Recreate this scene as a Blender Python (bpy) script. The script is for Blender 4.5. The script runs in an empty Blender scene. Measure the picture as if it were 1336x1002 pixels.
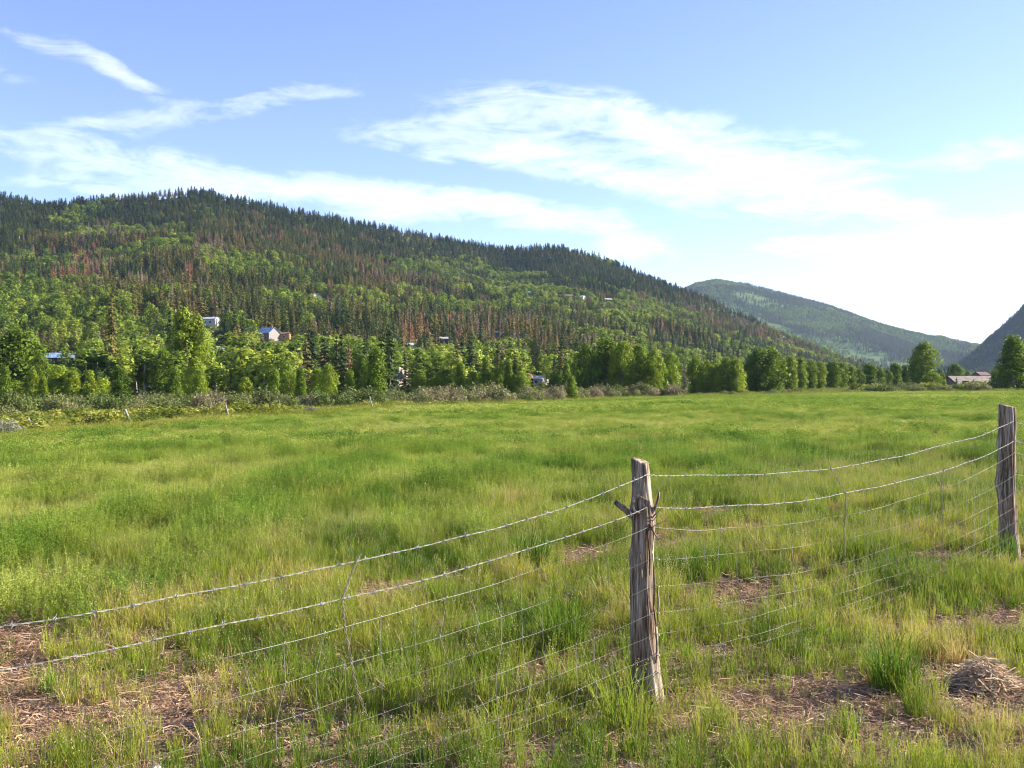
import bpy, math, random
import numpy as np
from mathutils import Vector

PI = math.pi
rng = np.random.default_rng(11)
random.seed(7)
sc = bpy.context.scene
COL = sc.collection

# ------------------------------------------------------------------ view maths
F, CX, HY, EYE = 1311.0, 668.0, 490.0, 1.6     # photograph's focal length (px), centre column, eye level row, eye height

# ------------------------------------------------------------------ noise
def _hash(ix, iy, seed):
    n = (ix.astype(np.int64) * 374761393 + iy.astype(np.int64) * 668265263 + seed * 144665) & 0x7fffffff
    n = (n ^ (n >> 13)) * 1274126177 & 0x7fffffff
    n = (n ^ (n >> 16)) * 1103515245 & 0x7fffffff
    return (n & 0xffff) / 65535.0

def vn(x, y, seed=0):
    x = np.asarray(x, float); y = np.asarray(y, float)
    ix = np.floor(x); iy = np.floor(y)
    fx = x - ix; fy = y - iy
    fx = fx * fx * (3 - 2 * fx); fy = fy * fy * (3 - 2 * fy)
    a = _hash(ix, iy, seed); b = _hash(ix + 1, iy, seed)
    c = _hash(ix, iy + 1, seed); d = _hash(ix + 1, iy + 1, seed)
    return (a + (b - a) * fx) * (1 - fy) + (c + (d - c) * fx) * fy

def fbm(x, y, seed=0, o=4):
    s = 0; a = 0.5; t = 0
    for i in range(o):
        s = s + a * vn(np.asarray(x) * 2 ** i, np.asarray(y) * 2 ** i, seed + i * 17); t += a; a *= 0.5
    return s / t

def sstep(a, b, x):
    t = np.clip((np.asarray(x, float) - a) / (b - a), 0, 1)
    return t * t * (3 - 2 * t)

# ------------------------------------------------------------------ terrain
E_px = [-400, 0, 150, 300, 480, 650, 760, 900, 1100, 1336, 1800]
E_Y  = [45, 52, 55, 60, 75, 130, 220, 258, 250, 220, 200]
E_py = [580, 566, 556, 546, 537, 530, 523, 518, 514, 512, 512]
Z_px = [-400, 400, 850]; Z_b = [-7.8, -7.0, -5.0]
B_px = [-400, 0, 400, 700, 800, 900, 1000, 1100, 1200, 1800]
B_Y  = [240, 250, 250, 300, 380, 560, 800, 1150, 1400, 1500]
C_px = [-900, -400, -100, 0, 60, 130, 200, 265, 330, 420, 500, 580, 650, 700, 735, 770, 830, 880, 920, 980, 1040, 1100, 1150, 1200, 1800]
C_py = [300, 285, 262, 261, 270, 266, 259, 253, 266, 283, 299, 313, 326, 325, 326, 336, 357, 377, 394, 421, 446, 470, 486, 493, 493]
C_Y  = [1300, 1400, 1450, 1480, 1500, 1500, 1520, 1550, 1580, 1620, 1680, 1750, 1850, 1850, 1850, 1850, 1800, 1750, 1700, 1650, 1600, 1550, 1550, 1600, 1700]
FT = [0, .108, .264, .457, .65, .845, 1.0]
FF = [0, .176, .363, .55, .70, .85, 1.0]

def H(X, Y):
    X = np.asarray(X, float); Y = np.asarray(Y, float)
    th = np.arctan2(X, Y); tc = np.clip(th, -0.72, 0.72)
    d = np.hypot(X, Y) * np.cos(tc)
    px = CX + F * np.tan(tc)
    Ye = np.interp(px, E_px, E_Y); ze = EYE - (np.interp(px, E_px, E_py) - HY) * Ye / F
    Yb = np.interp(px, B_px, B_Y); zb = np.interp(px, Z_px, Z_b)
    Yc = np.interp(px, C_px, C_Y); pyc = np.interp(px, C_px, C_py)
    pyb = HY + (EYE - zb) * F / Yb
    z = ze * np.clip((d - 8) / (Ye - 8), 0, 1)
    z = z + (zb - ze) * np.clip((d - Ye) / (Yb - Ye), 0, 1)
    t = np.clip((d - Yb) / (Yc - Yb), 0, 1)
    py = pyb + (pyc - pyb) * np.interp(t, FT, FF)
    zh = EYE - (py - HY) * np.minimum(d, Yc) / F
    zc = EYE - (pyc - HY) * Yc / F
    z = np.where(d > Yb, zh, z)
    z = np.where(d > Yc, np.maximum(zc - (d - Yc) * 0.33, -6), z)
    ramp = sstep(0.02, 0.3, t) * (1 - 0.65 * sstep(0.75, 1.0, t))
    z = z + ramp * (fbm(X / 170, Y / 170, 5, 4) - 0.5) * 34
    z = z * (1 - sstep(1.2, 1.9, np.abs(th)) * (d > 20))
    near = 1 - sstep(25, 60, d)
    z = z + near * ((fbm(X / 0.9, Y / 0.9, 3, 3) - 0.5) * 0.07 + (fbm(X / 4.5, Y / 4.5, 9, 2) - 0.5) * 0.16)
    z = z + sstep(20, 60, d) * (fbm(X / 12, Y / 12, 21, 3) - 0.5) * 0.45 * (1 - sstep(0.0, .1, t) * 0)
    return z

def proj(X, Y, Z):
    return CX + F * X / Y, HY + F * (EYE - Z) / Y

def ground_at(px, py, d0=2.5, d1=2400):
    d = np.geomspace(d0, d1, 3000)
    X = (px - CX) / F * d
    q = proj(X, d, H(X, d))[1]
    i = int(np.argmax(q <= py)) if np.any(q <= py) else len(d) - 1
    return float(X[i]), float(d[i]), float(H(X[i], d[i]))

def at_depth(px, Y):
    X = (px - CX) / F * Y
    return float(X), float(Y), float(H(X, Y))

# ------------------------------------------------------------------ materials
def node(nt, kind, **kw):
    n = nt.nodes.new(kind)
    for k, v in kw.items(): setattr(n, k, v)
    return n

def new_mat(name):
    m = bpy.data.materials.new(name); m.use_nodes = True
    nt = m.node_tree; nt.nodes.clear()
    out = node(nt, 'ShaderNodeOutputMaterial')
    return m, nt, out

def ramp(nt, stops, fac=None, interp='LINEAR'):
    r = node(nt, 'ShaderNodeValToRGB'); cr = r.color_ramp; cr.interpolation = interp
    while len(cr.elements) > 1: cr.elements.remove(cr.elements[0])
    for i, (p, c) in enumerate(stops):
        e = cr.elements[0] if i == 0 else cr.elements.new(p)
        e.position = p; e.color = (*c, 1)
    if fac is not None: nt.links.new(fac, r.inputs[0])
    return r

def mixc(nt, fac, a, b, mode='MIX'):
    n = node(nt, 'ShaderNodeMix', data_type='RGBA', blend_type=mode)
    for s, v in ((0, fac), (6, a), (7, b)):
        if hasattr(v, 'links'): nt.links.new(v, n.inputs[s])
        elif isinstance(v, (int, float)): n.inputs[s].default_value = v
        else: n.inputs[s].default_value = (*v, 1)
    return n.outputs[2]

def noise(nt, scale, detail=3, coord=None, rough=0.55):
    n = node(nt, 'ShaderNodeTexNoise'); n.inputs['Scale'].default_value = scale
    n.inputs['Detail'].default_value = detail; n.inputs['Roughness'].default_value = rough
    if coord is not None: nt.links.new(coord, n.inputs['Vector'])
    return n.outputs[0]

def mapped(nt, scale=(1, 1, 1), src='Object'):
    tc = node(nt, 'ShaderNodeTexCoord'); mp = node(nt, 'ShaderNodeMapping')
    mp.inputs['Scale'].default_value = scale
    nt.links.new(tc.outputs[src], mp.inputs[0]); return mp.outputs[0]

def world_pos(nt):
    return node(nt, 'ShaderNodeNewGeometry').outputs['Position']

def foliage(name, stops, trans=0.35, var=0.35, nscale=0.6, rough=0.6, spec=0.15):
    """stops: colours over the per-plant attribute 'tone'."""
    m, nt, out = new_mat(name)
    at = node(nt, 'ShaderNodeAttribute', attribute_name='tone', attribute_type='INSTANCER')
    r = ramp(nt, stops, at.outputs['Fac'])
    nz = noise(nt, nscale, 2, world_pos(nt))
    v = ramp(nt, [(0.3, (1 - var,) * 3), (0.7, (1 + var,) * 3)], nz)
    c = mixc(nt, 1.0, r.outputs[0], v.outputs[0], 'MULTIPLY')
    p = node(nt, 'ShaderNodeBsdfPrincipled'); p.inputs['Roughness'].default_value = rough
    p.inputs['Specular IOR Level'].default_value = spec
    t = node(nt, 'ShaderNodeBsdfTranslucent')
    ms = node(nt, 'ShaderNodeMixShader'); ms.inputs[0].default_value = trans
    nt.links.new(c, p.inputs['Base Color']); nt.links.new(c, t.inputs['Color'])
    nt.links.new(p.outputs[0], ms.inputs[1]); nt.links.new(t.outputs[0], ms.inputs[2])
    nt.links.new(ms.outputs[0], out.inputs[0])
    return m

def solid(name, c1, c2, scale=4, rough=0.8, stretch=(1, 1, 1), bump=0.0, metal=0.0, spec=0.3, detail=4, lo=0.35, hi=0.65, bdist=0.02):
    m, nt, out = new_mat(name)
    co = mapped(nt, stretch)
    nz = noise(nt, scale, detail, co)
    r = ramp(nt, [(lo, c1), (hi, c2)], nz)
    p = node(nt, 'ShaderNodeBsdfPrincipled'); p.inputs['Roughness'].default_value = rough
    p.inputs['Metallic'].default_value = metal; p.inputs['Specular IOR Level'].default_value = spec
    nt.links.new(r.outputs[0], p.inputs['Base Color'])
    if bump:
        b = node(nt, 'ShaderNodeBump'); b.inputs['Strength'].default_value = bump; b.inputs['Distance'].default_value = bdist
        nt.links.new(nz, b.inputs['Height']); nt.links.new(b.outputs[0], p.inputs['Normal'])
    nt.links.new(p.outputs[0], out.inputs[0])
    return m

M = {}
M['bark'] = solid('bark', (.10, .075, .055), (.22, .18, .14), 3, 0.9, (1, 1, .3))
M['bark_pale'] = solid('bark_pale', (.45, .43, .36), (.66, .64, .56), 2, 0.8, (1, 1, 2))
M['bark_grey'] = solid('bark_grey', (.20, .17, .14), (.36, .32, .27), 3, 0.9)
M['conifer'] = foliage('conifer_needles', [(0, (.032, .056, .014)), (.35, (.058, .088, .017)), (.6, (.110, .115, .022)), (.8, (.185, .150, .035)), (1, (.20, .13, .055))], .22, .25, .15)
M['dead'] = foliage('dead_needles', [(0, (.31, .115, .048)), (.4, (.28, .145, .070)), (.7, (.22, .15, .11)), (1, (.22, .175, .155))], .15, .25, .2)
M['aspen'] = foliage('aspen_leaves', [(0, (.080, .130, .016)), (.5, (.175, .240, .026)), (1, (.30, .35, .045))], .35, .3, .12)
M['cotton'] = foliage('cottonwood_leaves', [(0, (.075, .130, .012)), (.5, (.155, .225, .016)), (1, (.26, .32, .024))], .35, .35, .25)
M['willow'] = foliage('willow_leaves', [(0, (.060, .095, .022)), (.35, (.12, .155, .035)), (.7, (.18, .185, .070)), (1, (.25, .21, .115))], .3, .3, .3)
M['lowshrub'] = foliage('low_shrub_leaves', [(0, (.09, .13, .02)), (.5, (.21, .24, .03)), (1, (.32, .31, .065))], .35, .3, .5)
M['sage'] = foliage('sage_leaves', [(0, (.13, .15, .09)), (1, (.27, .27, .19))], .2, .35, 1.2)
M['grass'] = foliage('grass_blades', [(0, (.050, .115, .014)), (.3, (.145, .225, .024)), (.6, (.26, .305, .034)), (.85, (.38, .35, .075)), (1, (.46, .34, .13))], .4, .25, 2.5, .65, .04)
M['alfalfa'] = foliage('alfalfa_leaves', [(0, (.055, .120, .016)), (.35, (.135, .225, .030)), (.65, (.245, .310, .048)), (1, (.38, .39, .10))], .38, .3, 1.2, .65, .04)
M['straw'] = foliage('straw', [(0, (.16, .085, .050)), (.5, (.34, .215, .130)), (1, (.60, .46, .31))], .1, .3, 8, .7)
M['twig'] = solid('twig', (.10, .07, .05), (.25, .19, .13), 20, .85)
M['seed'] = foliage('seed_heads', [(0, (.26, .26, .10)), (1, (.42, .36, .18))], .3, .2, 3)

# ------------------------------------------------------------------ mesh helpers
def make_mesh(name, verts, faces, mats=(), midx=None, smooth=False):
    me = bpy.data.meshes.new(name)
    me.from_pydata([tuple(map(float, v)) for v in verts], [], [tuple(int(i) for i in f) for f in faces])
    for m in mats: me.materials.append(m)
    if midx is not None: me.polygons.foreach_set('material_index', np.asarray(midx, np.int32))
    if smooth: me.polygons.foreach_set('use_smooth', np.ones(len(me.polygons), bool))
    me.update(); return me

def link(name, me, parent=None, loc=None):
    o = bpy.data.objects.new(name, me); COL.objects.link(o)
    if parent: o.parent = parent
    if loc is not None: o.location = loc
    return o

def tag(o, label=None, cat=None, group=None, kind=None):
    if label: o['label'] = label
    if cat: o['category'] = cat
    if group: o['group'] = group
    if kind: o['kind'] = kind
    return o

def empty(name, loc, label, cat, group=None, rz=0):
    o = bpy.data.objects.new(name, None); COL.objects.link(o)
    o.location = loc; o.rotation_euler = (0, 0, rz); o.empty_display_size = 0.2
    return tag(o, label, cat, group)

class MB:
    def __init__(s): s.v = []; s.f = []; s.m = []; s.n = 0
    def add(s, V, Fc, mi=0):
        V = np.asarray(V, float).reshape(-1, 3); s.v.append(V)
        for f in Fc: s.f.append(tuple(int(i) + s.n for i in f)); s.m.append(mi)
        s.n += len(V)
    def tube(s, pts, rad, seg=6, mi=0, cap=True):
        pts = np.asarray(pts, float); n = len(pts); rad = np.broadcast_to(rad, (n,))
        T = np.gradient(pts, axis=0); T /= np.linalg.norm(T, axis=1)[:, None] + 1e-12
        up = np.array([0, 0, 1.]) if abs(T[0][2]) < .9 else np.array([1., 0, 0])
        V = []
        for i in range(n):
            a = np.cross(T[i], up); a /= np.linalg.norm(a) + 1e-12; b = np.cross(T[i], a)
            up = -b if False else up
            for k in range(seg):
                an = 2 * PI * k / seg
                V.append(pts[i] + rad[i] * (a * math.cos(an) + b * math.sin(an)))
        Fc = [(i * seg + k, i * seg + (k + 1) % seg, (i + 1) * seg + (k + 1) % seg, (i + 1) * seg + k) for i in range(n - 1) for k in range(seg)]
        if cap: Fc += [tuple(range(seg)), tuple(range((n - 1) * seg, n * seg))]
        s.add(V, Fc, mi)
    def box(s, x0, x1, y0, y1, z0, z1, mi=0):
        V = [(x, y, z) for z in (z0, z1) for y in (y0, y1) for x in (x0, x1)]
        s.add(V, [(0, 2, 3, 1), (4, 5, 7, 6), (0, 1, 5, 4), (2, 6, 7, 3), (0, 4, 6, 2), (1, 3, 7, 5)], mi)
    def quads(s, P, N, size, asp=1.0, mi=0, r=rng):
        """leaf faces centred at P with normals N"""
        n = len(P); N = N / (np.linalg.norm(N, axis=1)[:, None] + 1e-9)
        R = r.normal(size=(n, 3)); A = np.cross(N, R); A /= np.linalg.norm(A, axis=1)[:, None] + 1e-9
        B = np.cross(N, A); size = np.broadcast_to(size, (n,))[:, None]
        A = A * size * asp; B = B * size
        j = lambda: 1 + r.uniform(-.35, .35, (n, 1))
        V = np.stack([P - A * j() - B * .3 * j(), P - A * .1 - B * j(), P + A * j() + B * .25 * j(), P + A * .1 + B * j()], 1).reshape(-1, 3)
        b = s.n; s.v.append(V)
        for i in range(n): s.f.append((b + 4 * i, b + 4 * i + 1, b + 4 * i + 2, b + 4 * i + 3)); s.m.append(mi)
        s.n += 4 * n
    def mesh(s, name, mats, smooth=False):
        return make_mesh(name, np.concatenate(s.v), s.f, mats, s.m, smooth)

def join_mb(name, mbs, mats):
    a = MB()
    for i, m in enumerate(mbs):
        b = a.n; V = np.concatenate(m.v); a.v.append(V); a.n += len(V)
        a.f += [tuple(k + b for k in f) for f in m.f]; a.m += [i] * len(m.f)
    return a.mesh(name, mats)

# ------------------------------------------------------------------ plants (unit height 1 unless said)
def conifer(seed, layers=20, per=9, wid=.21, dens=4, bare=.06, leaf=.03):
    r = np.random.default_rng(seed)
    tr = MB(); tr.tube([(0, 0, -.05), (0, 0, .5), (0.005, 0, 1)], [.018, .011, .002], 5)
    cr = MB(); P = []; N = []; S = []
    for i in range(layers):
        z = bare + (1 - bare) * (i / layers) ** .92 + r.uniform(-.01, .01)
        env = wid * (1 - z) ** .8 * (1.0 if z > .15 else .85) + .008
        for k in range(per):
            if r.random() < .12: continue
            a = r.uniform(0, 2 * PI); L = env * r.uniform(.6, 1.15)
            for q in range(dens):
                t = (q + .6 + r.uniform(-.3, .3)) / dens
                rr = L * t; zz = z - .28 * rr + r.uniform(-.006, .006)
                P.append((rr * math.cos(a), rr * math.sin(a), zz))
                N.append((math.cos(a) * .9 + r.normal() * .3, math.sin(a) * .9 + r.normal() * .3, .75 + r.normal() * .25))
                S.append(leaf * (1 - .55 * z) * r.uniform(.6, 1.2))
    P.append((0.005, 0, .985)); N.append((1, 0, .2)); S.append(.018)
    cr.quads(np.array(P), np.array(N), np.array(S), .55, r=r)
    return tr, cr

def decid(seed, lobes=26, per=60, leaf=.022, wid=.25, base=.12, shape='oval', lobe=.10, trunk=.018, limbs=6):
    r = np.random.default_rng(seed)
    tr = MB(); bend = r.uniform(-.03, .03, 2)
    tp = [(0, 0, -.05), (bend[0] * .5, bend[1] * .5, .3), (bend[0], bend[1], .6), (bend[0] * .7, bend[1], .9)]
    tr.tube(tp, [trunk * 1.2, trunk * .85, trunk * .5, trunk * .12], 6)
    cr = MB(); P = []; N = []; S = []
    cs = []
    for i in range(lobes):
        f = (i + r.random()) / lobes
        z = base + (1 - base - lobe * .7) * f
        if shape == 'oval': e = math.sin(PI * min(.98, .12 + .80 * f)) ** .55
        elif shape == 'column': e = .72 + .28 * math.sin(PI * f)
        elif shape == 'cone': e = 1.05 - .8 * f
        else: e = math.sin(PI * min(.98, .04 + .70 * f ** .8)) ** .9
        a = i * 2.399 + r.uniform(-.5, .5); e *= r.uniform(.72, 1.22); R = max(0, wid * e - lobe * .6) * math.sqrt(r.uniform(.25, 1))
        if f > .9: R *= .5
        cs.append((R * math.cos(a) + bend[0] * f, R * math.sin(a) + bend[1] * f, z, lobe * r.uniform(.7, 1.25)))
    for k in range(limbs):
        c = cs[int(r.integers(0, len(cs)))]
        z0 = max(.1, c[2] - .22)
        tr.tube([(bend[0] * z0, bend[1] * z0, z0), (c[0] * .5, c[1] * .5, (z0 + c[2]) / 2), (c[0], c[1], c[2])], [trunk * .5, trunk * .3, trunk * .1], 4)
    for (x, y, z, L) in cs:
        n = int(per * r.uniform(.7, 1.2))
        D = r.normal(size=(n, 3)); D[:, 2] = D[:, 2] * .9 + .15; D /= np.linalg.norm(D, axis=1)[:, None]
        q = L * r.uniform(.55, 1.12, (n, 1))
        P.append(np.array([x, y, z]) + D * q * np.array([1, 1, 1.15]))
        N.append(D + r.normal(size=(n, 3)) * .38); S.append(leaf * r.uniform(.5, 1.25, n))
    P = np.concatenate(P)
    P[:, 2] = np.maximum(P[:, 2], .01)
    cr.quads(P, np.concatenate(N), np.concatenate(S), .8, r=r)
    return tr, cr

def shrub(seed, lobes=14, per=45, leaf=.06, wid=.75, lobe=.28, stems=10):
    """height about 1, width about 2*wid"""
    r = np.random.default_rng(seed); tr = MB(); cr = MB(); P = []; N = []; S = []
    for i in range(lobes):
        a = r.uniform(0, 2 * PI); R = (wid - lobe * .6) * math.sqrt(r.random()); z = (1 - lobe) * math.sqrt(max(0, 1 - (R / wid) ** 2)) * r.uniform(.45, 1)
        L = lobe * r.uniform(.7, 1.25); x, y = R * math.cos(a), R * math.sin(a)
        n = int(per * r.uniform(.7, 1.2)); D = r.normal(size=(n, 3)); D[:, 2] += .3; D /= np.linalg.norm(D, axis=1)[:, None]
        P.append(np.array([x, y, z]) + D * L * r.uniform(.5, 1.15, (n, 1))); N.append(D + r.normal(size=(n, 3)) * .5); S.append(leaf * r.uniform(.5, 1.3, n))
        if i < stems: tr.tube([(x * .2, y * .2, -.05), (x * .6, y * .6, z * .5), (x, y, z + L * .6)], [.022, .015, .005], 4)
    P = np.concatenate(P); P[:, 2] = np.maximum(P[:, 2], .0)
    cr.quads(P, np.concatenate(N), np.concatenate(S), .6, r=r)
    return tr, cr

def blades(mb, r, n, h, hv, spread, w, lean, mi=0, base=0.03):
    for i in range(n):
        a = r.uniform(0, 2 * PI); rr = base * math.sqrt(r.random()) + spread * 0
        x, y = rr * math.cos(a), rr * math.sin(a)
        b = a + r.normal() * .9; L = h * (1 + r.uniform(-hv, hv)); ln = lean * r.uniform(.1, 1.2) * L
        ww = w * r.uniform(.6, 1.2)
        s = np.array([-math.sin(b), math.cos(b), 0]) * ww / 2
        d = np.array([math.cos(b), math.sin(b), 0])
        p0 = np.array([x, y, -.01]); p1 = p0 + d * ln * .2 + np.array([0, 0, L * .45]); p2 = p0 + d * ln * .55 + np.array([0, 0, L * .8])
        p3 = p0 + d * ln * 1.05 + np.array([0, 0, L * (1 - .25 * min(1, ln / L))])
        tw = r.normal() * .35; s2 = np.array([s[0] * math.cos(tw) - s[1] * math.sin(tw), s[0] * math.sin(tw) + s[1] * math.cos(tw), 0])
        mb.add([p0 - s, p0 + s, p1 + s2, p1 - s2, p2 + s2 * .75, p2 - s2 * .75, p3], [(0, 1, 2, 3), (3, 2, 4, 5), (5, 4, 6)], mi)

def seedstalk(mb, r, h, mi_st=0, mi_seed=1, lean=.25, base=.05):
    a = r.uniform(0, 2 * PI); d = np.array([math.cos(a), math.sin(a), 0])
    x = r.normal(size=2) * base; p0 = np.array([x[0], x[1], 0]); L = h * r.uniform(.75, 1.2); q = lean * L * r.uniform(.2, 1)
    p1 = p0 + d * q * .3 + np.array([0, 0, L * .55]); p2 = p0 + d * q + np.array([0, 0, L])
    s = np.array([-d[1], d[0], 0]) * .0012
    mb.add([p0 - s, p0 + s, p1 + s, p1 - s, p2 + s, p2 - s], [(0, 1, 2, 3), (3, 2, 4, 5)], mi_st)
    n = 7; T = np.linspace(.72, 1.04, n)[:, None]
    P = p1 + (p2 - p1) * ((T - .5) * 2) + r.normal(size=(n, 3)) * .005
    N = r.normal(size=(n, 3)); N[:, 2] *= .3
    mb.quads(P, N, .0075, .5, mi_seed, r)

def grass_tuft(seed, n, h, w, lean, base, stalks=0, hv=.4, dry=0):
    r = np.random.default_rng(seed); mb = MB()
    blades(mb, r, n, h, hv, 0, w, lean, 0, base)
    for i in range(stalks): seedstalk(mb, r, h * 1.45, 0, 1, .3, base)
    if dry: blades(mb, r, dry, h * .8, .5, 0, w, 1.2, 2, base * 1.2)
    return mb.mesh('tuft', [M['grass'], M['seed'], M['straw']])

def straw_bit(seed, n=14, L=.16, w=.004, R=.12, up=.035):
    r = np.random.default_rng(seed); mb = MB()
    for i in range(n):
        a = r.uniform(0, PI); c = np.array([*(r.normal(size=2) * R * .6), r.uniform(0.002, up)])
        d = np.array([math.cos(a), math.sin(a), r.normal() * .22]) * L * r.uniform(.3, 1) / 2
        s = np.array([-math.sin(a), math.cos(a), r.normal() * .5]) * w / 2
        k = np.array([0, 0, r.uniform(-.01, .012)]) + s * r.normal() * 4
        mb.add([c - d - s, c - d + s, c + k + s, c + k - s, c + d + s * .6, c + d - s * .6], [(0, 1, 2, 3), (3, 2, 4, 5)])
    return mb.mesh('straw_bits', [M['straw']])

def alfalfa_plant(seed, stems=8, h=.38, leaves=11, leaf=.011, spread=.13):
    r = np.random.default_rng(seed); mb = MB(); P = []; N = []; S = []
    for i in range(stems):
        a = r.uniform(0, 2 * PI); q = spread * r.uniform(.1, 1.1); L = h * r.uniform(.65, 1.15)
        top = np.array([q * math.cos(a), q * math.sin(a), L]); b = top * np.array([.3, .3, 0])
        s = np.array([-math.sin(a), math.cos(a), 0]) * .0016
        mb.add([b - s, b + s, top + s, top - s], [(0, 1, 2, 3)])
        for k in range(leaves):
            t = .25 + .75 * (k + r.random()) / leaves; c = b + (top - b) * t
            dr = r.normal(size=3); dr[2] = abs(dr[2]) * .3; dr /= np.linalg.norm(dr)
            for j in range(3):
                P.append(c + dr * .022 + r.normal(size=3) * .010); n = dr * .5 + r.normal(size=3) * .45; n[2] += .8; N.append(n); S.append(leaf * r.uniform(.7, 1.25) * (1.1 - .3 * t))
    mb.quads(np.array(P), np.array(N), np.array(S), .62, 0, r)
    return mb.mesh('alfalfa_plant', [M['alfalfa']])

def clump(seed, n, R, h, leaf, mat, stalky=0):
    r = np.random.default_rng(seed); mb = MB()
    X = r.normal(size=(n, 2)) * R * .5; z = h * r.uniform(.15, 1, n) * np.exp(-(X ** 2).sum(1) / (R * R * 1.4))
    P = np.column_stack([X, z]); N = r.normal(size=(n, 3)) * .55; N[:, 2] += .7; N[:, :2] += X / R * .8
    mb.quads(P, N, leaf * r.uniform(.6, 1.3, n), .6, 0, r)
    if stalky: blades(mb, r, stalky, h * 1.15, .35, 0, leaf * .35, .4, 0, R * .8)
    return mb.mesh('clump', [mat])

# ------------------------------------------------------------------ scatter with geometry nodes (only for what nobody can count)
def scatter(name, protos, P, rz, scl, idx, tone, label, cat, tilt=None):
    pc = bpy.data.collections.new(name + '_kinds')
    for i, me in enumerate(protos):
        o = bpy.data.objects.new('%s_kind_%02d' % (name, i), me); pc.objects.link(o)
    n = len(P); me = bpy.data.meshes.new(name); me.vertices.add(n)
    me.vertices.foreach_set('co', np.asarray(P, np.float32).ravel())
    rot = np.zeros((n, 3), np.float32); rot[:, 2] = rz
    if tilt is not None: rot[:, :2] = tilt
    scl = np.asarray(scl, np.float32)
    if scl.ndim == 1: scl = np.repeat(scl[:, None], 3, 1)
    a = me.attributes.new('rot', 'FLOAT_VECTOR', 'POINT'); a.data.foreach_set('vector', rot.ravel())
    a = me.attributes.new('scl', 'FLOAT_VECTOR', 'POINT'); a.data.foreach_set('vector', scl.ravel())
    a = me.attributes.new('idx', 'INT', 'POINT'); a.data.foreach_set('value', np.asarray(idx, np.int32))
    a = me.attributes.new('tone', 'FLOAT', 'POINT'); a.data.foreach_set('value', np.asarray(tone, np.float32))
    o = link(name, me); tag(o, label, cat, None, 'stuff')
    ng = bpy.data.node_groups.new(name + '_nodes', 'GeometryNodeTree')
    ng.interface.new_socket('Geometry', in_out='INPUT', socket_type='NodeSocketGeometry')
    ng.interface.new_socket('Geometry', in_out='OUTPUT', socket_type='NodeSocketGeometry')
    gi = ng.nodes.new('NodeGroupInput'); go = ng.nodes.new('NodeGroupOutput')
    ci = ng.nodes.new('GeometryNodeCollectionInfo'); ci.inputs['Collection'].default_value = pc
    ci.inputs['Separate Children'].default_value = True; ci.inputs['Reset Children'].default_value = True
    ip = ng.nodes.new('GeometryNodeInstanceOnPoints'); ip.inputs['Pick Instance'].default_value = True
    def na(nm, t):
        q = ng.nodes.new('GeometryNodeInputNamedAttribute'); q.data_type = t; q.inputs['Name'].default_value = nm; return q.outputs['Attribute']
    L = ng.links.new
    L(gi.outputs[0], ip.inputs['Points']); L(ci.outputs[0], ip.inputs['Instance'])
    L(na('idx', 'INT'), ip.inputs['Instance Index']); L(na('scl', 'FLOAT_VECTOR'), ip.inputs['Scale'])
    e = ng.nodes.new('FunctionNodeEulerToRotation'); L(na('rot', 'FLOAT_VECTOR'), e.inputs[0]); L(e.outputs[0], ip.inputs['Rotation'])
    L(ip.outputs[0], go.inputs[0])
    md = o.modifiers.new('scatter', 'NODES'); md.node_group = ng
    return o

# ------------------------------------------------------------------ the ground meshes
def polar(name, ths, rfun, nr, mat, smooth=True):
    """rfun(th) -> (r0, r1); log spaced"""
    V = []
    TH = np.repeat(ths[:, None], nr, 1)
    R = np.stack([np.geomspace(*rfun(t), nr) for t in ths])
    X = R * np.sin(TH); Y = R * np.cos(TH)
    Z = H(X, Y)
    V = np.stack([X, Y, Z], -1).reshape(-1, 3)
    nt_ = len(ths); i = np.arange(nt_ - 1)[:, None] * nr + np.arange(nr - 1)[None]
    Fc = np.stack([i, i + nr, i + nr + 1, i + 1], -1).reshape(-1, 4)
    me = bpy.data.meshes.new(name); me.from_pydata(V.tolist(), [], Fc.tolist()); me.materials.append(mat)
    if smooth: me.polygons.foreach_set('use_smooth', np.ones(len(Fc), bool))
    me.update(); return me

def edge_r(th):
    tc = min(.72, max(-.72, th)); px = CX + F * math.tan(tc)
    return float(np.interp(px, E_px, E_Y)) / math.cos(tc)

ths = np.concatenate([np.linspace(-PI, -.85, 50)[:-1], np.linspace(-.85, .85, 560), np.linspace(.85, PI, 50)[1:]])

# field ground material: soil, litter and green undergrowth
m, nt, out = new_mat('field_soil')
wp = world_pos(nt)
n1 = noise(nt, .5, 4, wp); n2 = noise(nt, 9, 5, wp, .7); n3 = noise(nt, 60, 3, wp, .7)
soil = ramp(nt, [(.3, (.10, .050, .030)), (.5, (.27, .145, .090)), (.68, (.52, .37, .27))], n3)
soil2 = mixc(nt, .4, soil.outputs[0], ramp(nt, [(.3, (.12, .08, .05)), (.7, (.27, .20, .14))], n2).outputs[0])
grn = ramp(nt, [(.35, (.05, .095, .018)), (.65, (.11, .17, .030))], n2)
at = node(nt, 'ShaderNodeAttribute', attribute_name='green', attribute_type='GEOMETRY')
c = mixc(nt, at.outputs['Fac'], soil2, grn.outputs[0])
p = node(nt, 'ShaderNodeBsdfPrincipled'); p.inputs['Roughness'].default_value = .95; p.inputs['Specular IOR Level'].default_value = .1
b = node(nt, 'ShaderNodeBump'); b.inputs['Strength'].default_value = .8; b.inputs['Distance'].default_value = .02
nt.links.new(n3, b.inputs['Height']); nt.links.new(b.outputs[0], p.inputs['Normal'])
nt.links.new(c, p.inputs['Base Color']); nt.links.new(p.outputs[0], out.inputs[0]); M['soil'] = m

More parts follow.
